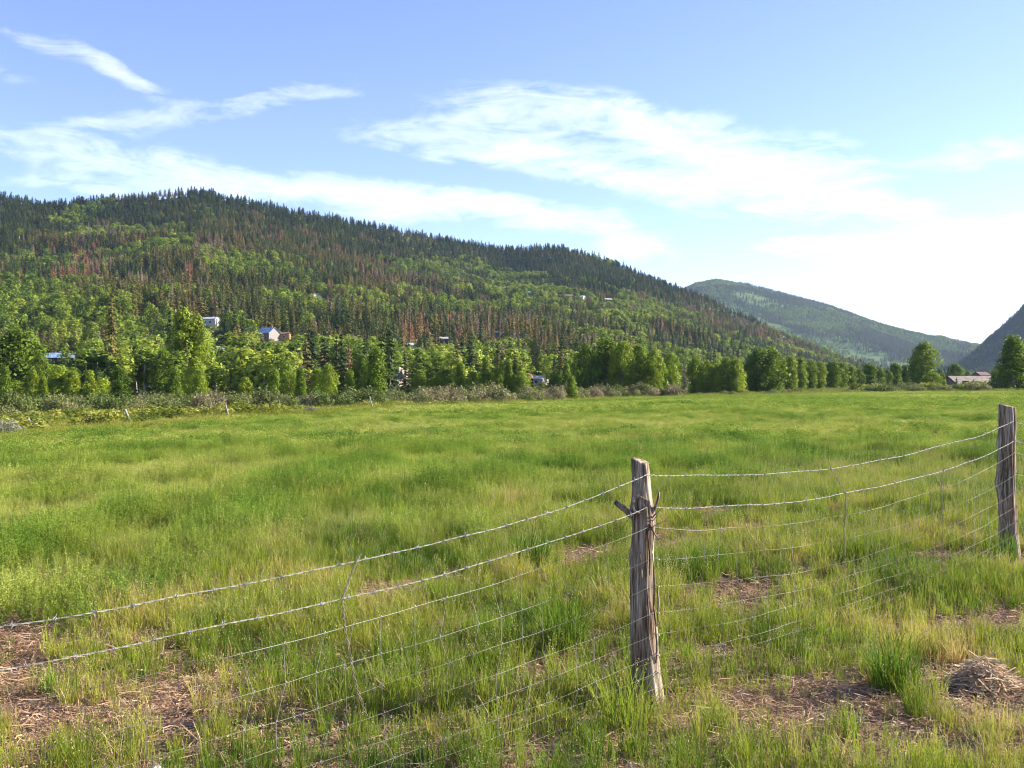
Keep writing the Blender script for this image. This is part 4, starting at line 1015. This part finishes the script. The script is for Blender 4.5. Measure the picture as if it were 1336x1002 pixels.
for i in range(2):                        # two barbed strands
    mb = MB()
    for (A, B, ha, hb, sg, sd) in spans:
        pts = strand(i, A, B, ha[i], hb[i], sg[i], 90, sd); SP[(i, sd)] = pts
        q, s = resample(pts, .012)
        T = np.gradient(q, axis=0); T /= np.linalg.norm(T, axis=1)[:, None]
        a = np.cross(T, (0, 0, 1.)); a /= np.linalg.norm(a, axis=1)[:, None]; b_ = np.cross(T, a)
        for ph in (0, PI):
            hx_ = q + .0016 * (a * np.cos(s * 2 * PI / .075 + ph)[:, None] + b_ * np.sin(s * 2 * PI / .075 + ph)[:, None])
            mb.tube(hx_, .0010, 5, cap=True)
        r = np.random.default_rng(60 + i * 7 + sd); sb = r.uniform(.02, .08)
        while sb < s[-1] - .03:
            k = int(np.searchsorted(s, sb)); c0 = q[k]; t_, a_, bb = T[k], a[k], b_[k]
            n = 14; th = np.linspace(0, 4 * PI, n); ph = r.uniform(0, 6.28)
            coil = c0 + t_ * (np.linspace(-.006, .006, n))[:, None] + (.0052) * (a_ * np.cos(th + ph)[:, None] + bb * np.sin(th + ph)[:, None])
            mb.tube(coil, .0013, 4)
            for m_ in range(4):
                an = ph + m_ * PI / 2 + r.uniform(-.4, .4); d_ = a_ * math.cos(an) + bb * math.sin(an) + t_ * r.uniform(-.5, .5)
                mb.tube([c0 + t_ * (.006 if m_ % 2 else -.006), c0 + d_ * .008, c0 + d_ * .016], [.0013, .0012, .0003], 4)
            sb += r.uniform(.115, .14)
    fpart('barbed_wire', mb, [M['wire']], True, ('top barbed strand', 'second barbed strand')[i])
mb = MB()                                 # woven wire below
for (A, B, ha, hb, sg, sd) in spans:
    L = []
    for i in range(2, 10):
        pts = strand(i, A, B, ha[i], hb[i], sg[i], 120, sd, .016); L.append(pts)
        SP[(i, sd)] = pts
        mb.tube(pts, .0010 if i == 2 else .0007, 5)
    nst = int(np.linalg.norm(B - A) / .152)
    for k in range(1, nst):
        t = (k + random.uniform(-.08, .08)) / nst; j = int(t * 119)
        c_ = [l[min(119, max(0, j + int(random.uniform(-.5, 1.5))))] for l in L]
        pp = []
        for u in range(len(c_) - 1):
            mid = (c_[u] + c_[u + 1]) / 2 + np.array([random.uniform(-1, 1), random.uniform(-1, 1), 0]) * .0015
            pp += [c_[u], mid]
            cc = c_[u]; mb.tube([cc + np.array((-.004, .004, -.006)), cc + np.array((-.001, -.002, .001)), cc + np.array((.004, .003, .007))], (.0013), 4)
        pp.append(c_[-1]); mb.tube(pp, .0006, 4)
fpart('woven_wire', mb, [M['wire_mesh']], True)
def stay(pts, name='wire_stay', lab=None, rad=.0016):
    pts = np.array(pts, float); t = np.linspace(0, 1, len(pts)); tt = np.linspace(0, 1, 60)
    q = np.stack([np.interp(tt, t, pts[:, k]) for k in range(3)], 1)
    q[1:-1] = (q[:-2] + q[1:-1] * 2 + q[2:]) / 4; q, s = resample(q, .006)
    T = np.gradient(q, axis=0); T /= np.linalg.norm(T, axis=1)[:, None]; a = np.cross(T, (0, 1., 0)); a /= np.linalg.norm(a, axis=1)[:, None]; b_ = np.cross(T, a); mb = MB()
    for ph in (0, PI):
        mb.tube(q + .0042 * (a * np.cos(s * 2 * PI / .05 + ph)[:, None] + b_ * np.sin(s * 2 * PI / .05 + ph)[:, None]), rad, 5)
    fpart(name, mb, [M['wire_dark']], True, lab)
def on(sd, i, t, dx=0, dz=0):
    p = SP[(i, sd)]; j = int(t * (len(p) - 1)); v = p[j] + np.array([dx * .707, dx * .707, dz]); return v + np.array([.004, -.004, 0])
stay([on(1, 0, .645, .035, .03), on(1, 0, .645, .01), on(1, 1, .63), on(1, 2, .632), on(1, 4, .645, 0, .03), on(1, 5, .652, 0, .01)], lab='twisted wire stay left of the first post')
stay([on(2, 0, .38, -.02, .02), on(2, 1, .415), on(2, 2, .41), on(2, 3, .40, 0, .06), on(2, 4, .395, 0, .04)], lab='twisted wire stay between the posts, left of two')
stay([on(2, 1, .71, .01, .02), on(2, 2, .705), on(2, 3, .70, 0, .02), on(2, 3, .69, 0, -.06)], lab='twisted wire stay between the posts, right of two')
mb = MB()
for (pp, hh) in ((P1, H1), (P2, H2_)):
    for z_ in hh[:-1]:
        c0 = np.array([pp[0] + .045, pp[1] - .062, z_]) - FO; mb.tube([c0 + (-.012, .02, .004), c0 + (-.008, -.012, .003), c0 + (.004, -.012, -.003), c0 + (.008, .02, -.004)], .002, 5)
fpart('staples', mb, [M['wire']])

# far leaning posts of the old fence
for (px, pyb_, Y_, top, dxp, lb) in ((43, 574, 50.5, 544, -7, 'weathered post leaning left beside the sagebrush'), (171, 560, 53.5, 534, -8, 'pale grey post leaning left, second of the far line'), (299, 549, 58.5, 528, -5, 'thin post leaning slightly left, third of the far line'), (487, 540, 76, 517, -5, 'faint leaning post in front of the cone shaped cottonwood')):
    X, Y, Z = at_depth(px, Y_); zt = EYE - (top - HY) * Y / F; dx = dxp * Y / F
    r_ = .085 if px in (171, 43) else .065
    mb = MB(); n = 10; tt = np.linspace(-.15, 1, n)
    mb.tube([(dx * t, 0, (zt - Z) * t) for t in tt], [r_ * (1 + .1 * math.sin(7 * t)) * (1 - .25 * t) for t in tt], 9)
    o = link('leaning_post', mb.mesh('leaning_post', [M['post_grey']]), None, (X, Y, Z)); tag(o, lb, 'fence post', 'old leaning posts at the far left edge of the field')

# ------------------------------------------------------------------ grass, alfalfa, litter
def area_pts(n, y0, y1, m=.62, pw=2):
    Y = np.sqrt(rng.uniform(y0 ** 2, y1 ** 2, n)); X = rng.uniform(-m, m, n) * Y; return X, Y
def edge_f(px): return np.interp(px, [0, 150, 300, 600], [.76, .80, .86, 1.0])
def edge_ok(X, Y, f=1.0):
    px = CX + F * X / Y; return Y < np.interp(px, E_px, E_Y) * edge_f(px) * (1 + (fbm(X / 5, Y / 5, 131, 2) - .5) * .05)

P1_ = (.69, 5.1); P2_ = (4.31, 8.7)
GT = [grass_tuft(1, 26, .13, .0042, .35, .05), grass_tuft(2, 24, .18, .0042, .40, .05, 1), grass_tuft(3, 20, .24, .0045, .5, .045, 2, dry=3), grass_tuft(4, 30, .09, .0038, .5, .06, dry=5), grass_tuft(5, 22, .20, .004, .3, .05, 3, dry=4),
      grass_tuft(6, 40, .26, .0045, .7, .05, 2), grass_tuft(7, 12, .16, .004, .9, .06, dry=12)]
# A: the rough strip around the fence
X, Y = area_pts(175000, 2.2, 24, 1.1)
s_ = fence_s(X, Y); b_ = bare(X, Y)
inz = 1 - sstep(4.2, 6.5, s_ + (fbm(X / 1.6, Y / 1.6, 90, 3) - .5) * 4)
dn = fbm(X / .5, Y / .5, 91, 3)
keep = (rng.random(len(X)) < inz * (1 - np.clip(b_ * 1.5, 0, .98)) * (.45 + 1.1 * dn) * np.interp(Y, [4, 24], [1, .9]))
X, Y, b_ = X[keep], Y[keep], b_[keep]; n_ = len(X)
hn = fbm(X / 1.1, Y / 1.1, 92, 3); tn = fbm(X / .8, Y / .8, 93, 3)
clr = (np.hypot(X - P1_[0], Y - P1_[1] + .05) < .13) | (np.hypot(X - P2_[0] - .02, Y - P2_[1] + .3) < .38)
for (q_, w_, rr_) in ((1284, 905, .30), (1284, 935, .2), (204, 1000, .08), (941, 846, .10), (790, 868, .06), (868, 985, .06), (1215, 905, .12)):
    qx, qy = flat_pt(q_, w_); clr |= np.hypot(X - qx, Y - qy) < rr_
X, Y, b_, hn, tn = [q[~clr] for q in (X, Y, b_, hn, tn)]; n_ = len(X)
big_h = sstep(.5, .68, hn + .12 * (fence_s(X, Y) > .8))
idx = np.where(rng.random(n_) < big_h * .7, rng.choice([2, 4, 5, 1, 1], n_), rng.choice([0, 0, 1, 3, 6, 4], n_))
sclg = .66 * rng.uniform(.7, 1.25, n_) * (1 - .35 * np.clip(b_, 0, 1)) * np.interp(Y, [4, 12], [.92, 1.15])
tone = np.clip(.46 + (tn - .5) * 1.2 + rng.normal(0, .12, n_) + .25 * b_, 0, 1)
scatter('fence_line_grass', GT, np.stack([X, Y, H(X, Y)], 1), rng.uniform(0, 6.28, n_), sclg, idx, tone, 'mixed yellow green grass around and below the wire fence', 'grass', rng.normal(0, .1, (n_, 2)))
print('grass', n_)
# litter
X, Y = area_pts(80000, 2.2, 14, 1.0); b_ = bare(X, Y); keep = rng.random(len(X)) < .2 + b_ * 1.3; keep &= fence_s(X, Y) < 5.5; X, Y, b_ = X[keep], Y[keep], b_[keep]; n_ = len(X)
ST = [straw_bit(20 + i, 16, .09, .0035) for i in range(3)] + [straw_bit(30, 12, .035, .008, .1, .02), straw_bit(31, 7, .17, .003, .1, .05)]
scatter('straw_litter', ST, np.stack([X, Y, H(X, Y) + .003], 1), rng.uniform(0, 6.28, n_), rng.uniform(.6, 1.2, n_), rng.integers(0, 5, n_), np.clip(rng.normal(.45, .22, n_), 0, 1), 'dry straw and bark litter on the bare patches of soil', 'litter')
# B: alfalfa near and middle
def tone_field(X, Y):
    big_ = fbm(X / 7, Y / 13, 110, 3); mid = fbm(X / 1.6, Y / 2.4, 111, 3)
    return .63 + .08 * sstep(.25, -.35, X / Y) + (big_ - .5) * .35 + (mid - .5) * .65 + (fbm(X / .55, Y / .8, 119, 2) - .5) * .5
AL = [alfalfa_plant(i, 8, .34, 10, .0105) for i in range(3)] + [alfalfa_plant(7, 11, .42, 10, .011, .17)]
def alf_zone(X, Y): return sstep(3.6, 5.6, fence_s(X, Y) + (fbm(X / 1.6, Y / 1.6, 90, 3) - .5) * 4)
def size_field(X, Y): return .38 + .42 * sstep(.28, .72, fbm(X / .9, Y / 1.4, 112, 3))
X, Y = area_pts(92000, 4.5, 26, .95)
keep = rng.random(len(X)) < alf_zone(X, Y) * (.35 + 1.0 * fbm(X / 1.5, Y / 2.0, 112, 3)); X, Y = X[keep], Y[keep]; n_ = len(X)
tf = tone_field(X, Y)
scatter('alfalfa_crop', AL, np.stack([X, Y, H(X, Y)], 1), rng.uniform(0, 6.28, n_), size_field(X, Y) * rng.uniform(.75, 1.2, n_) * np.interp(Y, [6, 26], [.95, 1.25]), rng.integers(0, 4, n_), np.clip(tf - 1.0 * (fbm(X / .9, Y / 1.4, 112, 3) - .45) + rng.normal(0, .08, n_), 0, 1), 'leafy green alfalfa crop in the nearer part of the field', 'crop')
print('alfalfa', n_)
# grass mixed into the nearer crop
X, Y = area_pts(34000, 6, 60, .85); keep = rng.random(len(X)) < alf_zone(X, Y) * sstep(.46, .70, fbm(X / 3.5, Y / 7, 120, 3)) * (1 - sstep(30, 58, Y)); X, Y = X[keep], Y[keep]; n_ = len(X)
scatter('field_grass', [GT[1], GT[2], GT[4]], np.stack([X, Y, H(X, Y)], 1), rng.uniform(0, 6.28, n_), rng.uniform(.7, 1.25, n_), rng.choice([0, 0, 1], n_), np.clip(rng.normal(.62, .13, n_), 0, 1), 'pale grass growing through the alfalfa in the nearer field', 'grass')
CM = [clump(820 + i, 105, .34, .42, .030, M['alfalfa'], 0) for i in range(4)]
X, Y = area_pts(110000, 22, 75, .86); keep = edge_ok(X, Y) & (rng.random(len(X)) < .75 + .5 * fbm(X / 1.4, Y / 2.6, 113, 3)) & (rng.random(len(X)) < sstep(20, 27, Y)); X, Y = X[keep], Y[keep]; n_ = len(X)
scatter('alfalfa_field', CM, np.stack([X, Y, H(X, Y) - .03], 1), rng.uniform(0, 6.28, n_), (.36 + .42 * sstep(.25, .75, fbm(X / 1.4, Y / 2.6, 113, 3))) * rng.uniform(.7, 1.25, n_), rng.integers(0, 4, n_), np.clip(tone_field(X, Y) + .10 - 1.0 * (fbm(X / 1.4, Y / 2.6, 113, 3) - .45) + rng.normal(0, .09, n_), 0, 1), 'bright green alfalfa in the middle of the field', 'crop')
CF = [clump(840 + i, 130, .75, .5, .058, M['alfalfa'], 0) for i in range(4)]
X, Y = area_pts(98000, 66, 262, .8); keep = edge_ok(X, Y) & (rng.random(len(X)) < sstep(60, 76, Y)); X, Y = X[keep], Y[keep]; n_ = len(X)
scatter('far_alfalfa_field', CF, np.stack([X, Y, H(X, Y) - .03], 1), rng.uniform(0, 6.28, n_), (.5 + .7 * fbm(X / 5, Y / 9, 114, 3)) * rng.uniform(.7, 1.3, n_), rng.integers(0, 4, n_), np.clip(fbm(X / 14, Y / 30, 115, 3) * .8 + .24 + rng.normal(0, .1, n_), 0, 1), 'smooth bright alfalfa reaching to the far edge of the field', 'crop')

# ------------------------------------------------------------------ single things in the foreground
def lush(px, py, s, seed, label, n=150, tone=.25, h=.30):
    X, Y = flat_pt(px, py); r = np.random.default_rng(seed); mb = MB(); blades(mb, r, n, h, .45, 0, .006, .75, 0, .13)
    if n > 100:
        for k in range(5): seedstalk(mb, r, h * 1.2, 0, 1, .4, .08)
    o = link('grass_tussock', mb.mesh('grass_tussock', [M['grass'], M['seed']]), None, (X, Y, float(H(X, Y)))); o.scale = (s, s, s); o['tone'] = tone
    tag(o, label, 'grass tussock')
lush(1168, 905, .85, 1, 'lush green grass tussock right of the first post near the straw pile', 260, .18, .28)
lush(735, 838, .95, 2, 'arching dark green grass tussock left of the first post', 240, .2, .32)
lush(692, 738, .95, 3, 'dark green leafy tussock beyond the wires left of the post top', 200, .05, .34)
lush(80, 905, .8, 5, 'small blue green weed tuft on the bare litter at the lower left', 90, .3, .18)
lush(815, 935, .9, 6, 'bright arching tuft at the left foot of the first post', 130, .45, .26)
lush(1310, 738, .8, 7, 'dark tuft at the foot of the right edge post', 130, .15, .3)
# straw pile
X, Y = flat_pt(1284, 905); r = np.random.default_rng(5); mb = MB()
for i in range(1100):
    a = r.uniform(0, PI); c = np.array([r.normal() * .10, r.normal() * .075, 0]); c[2] = max(.0, .15 * math.exp(-(c[0] / .15) ** 2 - (c[1] / .11) ** 2)) * r.uniform(.2, 1.1)
    d = np.array([math.cos(a), math.sin(a) * .6, r.normal() * .3]) * r.uniform(.02, .08); s = np.array([-math.sin(a), math.cos(a), r.normal() * .4]) * .0026
    mb.add([c - d - s, c - d + s, c + s + (0, 0, .01), c - s + (0, 0, .01), c + d + s, c + d - s], [(0, 1, 2, 3), (3, 2, 4, 5)])
o = link('straw_pile', mb.mesh('straw_pile', [M['straw']]), None, (X, Y, float(H(X, Y)))); o['tone'] = .9; tag(o, 'small heap of tan dry straw at the lower right', 'straw pile')
mb = MB(); mb.tube([(0, 0, .0), (.09, .02, .03), (.17, .03, .055)], [.006, .005, .003], 6)
x_, y_ = flat_pt(1268, 893); tag(link('stick', mb.mesh('stick', [M['post_grey']]), None, (x_, y_, float(H(x_, y_)) + .05)), 'pale dry stick lying on top of the straw pile', 'stick')
# stones
M['stone'] = solid('pale_stone', (.42, .38, .34), (.66, .62, .58), 8, .8, bump=.3)
def stone(px, py, wpx, label, seed, flat=.6, mat='stone', group=None):
    X, Y = flat_pt(px, py); w = wpx * Y / F / 2; n, mm = 14, 9; r = np.random.default_rng(seed); V = []; ph = r.uniform(0, 6, 6)
    for j in range(mm + 1):
        for i in range(n):
            la, lo = PI * (j / mm - .5), 2 * PI * i / n
            d = np.array([math.cos(la) * math.cos(lo), math.cos(la) * math.sin(lo), math.sin(la)])
            q = 1 + .16 * math.sin(d[0] * 3 + ph[0]) * math.sin(d[1] * 3.5 + ph[1]) + .12 * math.sin(d[2] * 4 + ph[2] + d[0] * 2) + r.uniform(-.04, .04)
            V.append(d * q * w * np.array([1, .8, flat]))
    Fc = [(j * n + i, j * n + (i + 1) % n, (j + 1) * n + (i + 1) % n, (j + 1) * n + i) for j in range(mm) for i in range(n)]
    o = link('stone', make_mesh('stone', V, Fc, [M[mat]]), None, (X, Y, float(H(X, Y)) + w * flat * .45)); tag(o, label, 'stone', group)
stone(204, 996, 17, 'pale pinkish stone at the bottom edge left of the middle', 1, .75)
stone(941, 838, 14, 'flat pale stone in the grass right of the first post', 2, .4)
stone(790, 862, 9, 'small grey stone in the grass left of the post foot', 3, .7)
stone(856, 897, 14, 'whitish stone leaning at the right foot of the first post', 6, 1.2)
stone(868, 980, 8, 'small whitish stone below the foot of the first post', 7)
M['pebble'] = solid('pebbles', (.24, .18, .14), (.5, .42, .36), 5, .9)
for i in range(90):
    pt = PATCH[[0, 1, 2, 4, 7, 16, 17, 18, 19, 21][i % 10]]
    X, Y = pt[0] + rng.normal() * pt[2] * .6, pt[1] + rng.normal() * pt[3] * .6
    if Y < 4.05: continue
    px, py = CX + F * X / Y, HY + F * EYE / Y
    stone(px, py, rng.uniform(3, 7), 'small pinkish chip of stone scattered on the bare litter patches', 100 + i, .6, 'stone' if i % 3 == 0 else 'pebble', 'stone chips on the bare patches')

# ------------------------------------------------------------------ haze
m, nt, out = new_mat('haze'); pv = node(nt, 'ShaderNodeVolumePrincipled')
pv.inputs['Color'].default_value = (.50, .68, 1, 1); pv.inputs['Density'].default_value = 3.4e-5; pv.inputs['Anisotropy'].default_value = .2
nt.links.new(pv.outputs[0], out.inputs['Volume'])
zmax = max(float(FM[2].max()), float(SM[2].max())) + 60
mb = MB(); mb.box(-9400, 9400, -9400, 9400, -40, zmax)
hz = link('haze', mb.mesh('haze', [m])); tag(hz, 'thin pale blue air haze over the valley', 'haze', None, 'stuff')

# ------------------------------------------------------------------ sun, sky, clouds
SUN_AZ, SUN_EL = math.radians(77), math.radians(27)
sd = bpy.data.lights.new('sun', 'SUN'); sd.energy = 5.0; sd.angle = math.radians(.5); sd.color = (1, .915, .74)
so = bpy.data.objects.new('sun', sd); COL.objects.link(so)
dv = Vector((math.sin(SUN_AZ) * math.cos(SUN_EL), math.cos(SUN_AZ) * math.cos(SUN_EL), math.sin(SUN_EL)))
so.rotation_euler = dv.to_track_quat('Z', 'Y').to_euler(); so.location = (0, 0, 50)
w = bpy.data.worlds.new('World'); sc.world = w; w.use_nodes = True; nt = w.node_tree; nt.nodes.clear()
sky = node(nt, 'ShaderNodeTexSky', sky_type='NISHITA'); sky.sun_disc = False; sky.sun_elevation = SUN_EL; sky.sun_rotation = SUN_AZ
sky.altitude = 2300; sky.air_density = 1.0; sky.dust_density = 1.0; sky.ozone_density = 3.5
tc = node(nt, 'ShaderNodeTexCoord'); D = tc.outputs['Generated']
sep = node(nt, 'ShaderNodeSeparateXYZ'); nt.links.new(D, sep.inputs[0])
def mth(op, a, b=None, c=None):
    n = node(nt, 'ShaderNodeMath', operation=op)
    for i, v in enumerate((a, b, c)):
        if v is None: continue
        if hasattr(v, 'links'): nt.links.new(v, n.inputs[i])
        else: n.inputs[i].default_value = v
    return n.outputs[0]
az = mth('ARCTAN2', sep.outputs[0], sep.outputs[1]); el = mth('ARCSINE', sep.outputs[2])
def ang(px, py):
    v = Vector(((px - CX) / F, 1, (HY - py) / F)).normalized(); return math.atan2(v.x, v.y), math.asin(v.z)
# wispy warp of the direction
comb = node(nt, 'ShaderNodeCombineXYZ'); nt.links.new(az, comb.inputs[0]); nt.links.new(el, comb.inputs[1])
def mp(scale, rot=0, loc=(0, 0, 0)):
    q = node(nt, 'ShaderNodeMapping'); q.inputs['Scale'].default_value = scale; q.inputs['Rotation'].default_value = (0, 0, rot); q.inputs['Location'].default_value = loc
    nt.links.new(comb.outputs[0], q.inputs[0]); return q.outputs[0]
wn = node(nt, 'ShaderNodeTexNoise'); wn.inputs['Scale'].default_value = 9; wn.inputs['Detail'].default_value = 5; nt.links.new(mp((1, 1.6, 1)), wn.inputs['Vector'])
ws = node(nt, 'ShaderNodeSeparateXYZ'); nt.links.new(wn.outputs['Color'], ws.inputs[0])
azw = mth('ADD', az, mth('MULTIPLY', mth('SUBTRACT', ws.outputs[0], .5), .055)); elw = mth('ADD', el, mth('MULTIPLY', mth('SUBTRACT', ws.outputs[1], .5), .035))
CLOUDS = [ # px, py, rx, ry, rot (deg, + = falling to the right), strength
 (42, 52, 42, 10, 14, .6), (15, 85, 30, 12, 10, .55), (148, 90, 46, 11, 26, 1.2), (186, 108, 20, 5, 14, .5), (60, 168, 100, 15, -8, .5), (240, 152, 80, 14, -12, .7), (370, 125, 70, 11, -14, .7), (430, 114, 44, 6, 6, .5), (110, 194, 60, 8, -12, .35),
 (420, 250, 200, 20, 5, .95), (560, 262, 130, 20, 6, .9), (250, 230, 150, 18, 2, .6), (110, 244, 90, 12, 0, .5), (690, 280, 90, 14, 6, .75), (810, 322, 60, 20, 4, .9), (800, 290, 14, 22, 0, .35), (600, 160, 110, 18, -6, .6), (560, 190, 90, 14, 4, .5),
 (720, 150, 120, 26, 8, .75), (850, 160, 110, 24, 8, .7), (690, 205, 130, 18, 12, .85), (800, 222, 130, 20, 14, .9), (900, 190, 100, 26, 24, .9), (960, 225, 90, 34, 12, .95), (1010, 245, 70, 28, 0, .8), (1090, 205, 40, 34, 30, .55), (1130, 275, 66, 16, 4, .9),
 (1275, 203, 75, 20, -6, .75), (1110, 325, 90, 11, 2, .8), (1240, 322, 110, 26, -4, .8), (1310, 290, 50, 16, -10, .6), (1020, 315, 30, 5, 0, .4), (1230, 370, 120, 12, 0, .3),
]
tot = None
for (px, py, rx, ry, rot, st) in CLOUDS:
    rx *= 1.12; ry *= .9; st *= (.70 if 560 < px < 1050 and py < 260 else .68 if px < 480 and py < 200 else .85); a0, e0 = ang(px, py); c_, s_ = math.cos(math.radians(-rot)), math.sin(math.radians(-rot))
    dx = mth('SUBTRACT', azw, a0); dy = mth('SUBTRACT', elw, e0)
    u = mth('MULTIPLY', mth('ADD', mth('MULTIPLY', dx, c_), mth('MULTIPLY', dy, s_)), F / rx)
    v = mth('MULTIPLY', mth('SUBTRACT', mth('MULTIPLY', dy, c_), mth('MULTIPLY', dx, s_)), F / ry)
    g = mth('EXPONENT', mth('MULTIPLY', mth('ADD', mth('MULTIPLY', u, u), mth('MULTIPLY', v, v)), -.8))
    g = mth('MULTIPLY', g, st); tot = g if tot is None else mth('ADD', tot, g)
fn = node(nt, 'ShaderNodeTexNoise'); fn.inputs['Scale'].default_value = 12; fn.inputs['Detail'].default_value = 9; fn.inputs['Roughness'].default_value = .66; fn.inputs['Distortion'].default_value = 1.1
nt.links.new(mp((1, 3.6, 1), math.radians(8)), fn.inputs['Vector'])
fn2 = node(nt, 'ShaderNodeTexNoise'); fn2.inputs['Scale'].default_value = 40; fn2.inputs['Detail'].default_value = 6; fn2.inputs['Roughness'].default_value = .6
nt.links.new(mp((1, 2.6, 1), math.radians(14)), fn2.inputs['Vector'])
fr = mth('ADD', mth('MULTIPLY', fn.outputs[0], 1.5), mth('MULTIPLY', fn2.outputs[0], .55))
dens = mth('ADD', mth('MULTIPLY', tot, mth('ADD', mth('MULTIPLY', fr, .55), .35)), mth('MULTIPLY', mth('SUBTRACT', fr, 1.05), 1.4))
msk = node(nt, 'ShaderNodeMapRange'); msk.inputs['From Min'].default_value = .06; msk.inputs['From Max'].default_value = .38; nt.links.new(tot, msk.inputs[0]); dens = mth('MULTIPLY', dens, msk.outputs[0])
cf = ramp(nt, [(.03, (0, 0, 0)), (.28, (.17,) * 3), (.65, (.36,) * 3), (1.0, (.54,) * 3)], mth('MULTIPLY', dens, .56))
CLOUD_L = 7.4
skyc = mixc(nt, 1.0, sky.outputs[0], (1.16, .97, 1.07), 'MULTIPLY')
cl = mixc(nt, cf.outputs[0], skyc, (CLOUD_L * .97, CLOUD_L * .98, CLOUD_L))
bg = node(nt, 'ShaderNodeBackground'); bg.inputs[1].default_value = .093; nt.links.new(cl, bg.inputs[0])
wo = node(nt, 'ShaderNodeOutputWorld'); nt.links.new(bg.outputs[0], wo.inputs[0])

# ------------------------------------------------------------------ camera
cd = bpy.data.cameras.new('camera'); cam = bpy.data.objects.new('camera', cd); COL.objects.link(cam)
cam.location = (0, 0, EYE); cd.sensor_width = 36; cd.lens = 36 * F / 1336; cd.clip_end = 20000; cd.clip_start = .05
cam.rotation_euler = (PI / 2 - math.atan((501 - HY) / F), 0, 0); sc.camera = cam
sc.view_settings.view_transform = 'Standard'; sc.view_settings.look = 'None'; sc.view_settings.gamma = 1; sc.view_settings.exposure = 1.64
sc.cycles.max_bounces = 6; sc.cycles.transparent_max_bounces = 4; sc.cycles.volume_bounces = 1; sc.cycles.diffuse_bounces = 3; sc.cycles.glossy_bounces = 2; sc.cycles.transmission_bounces = 3
sc.cycles.pixel_filter_type = 'BLACKMAN_HARRIS'; sc.cycles.filter_width = 1.05
sc.cycles.use_denoising = True; sc.cycles.denoiser = 'OPENIMAGEDENOISE'; sc.cycles.denoising_input_passes = 'RGB_ALBEDO_NORMAL'; sc.cycles.denoising_prefilter = 'ACCURATE'
print('objects', len(sc.objects))
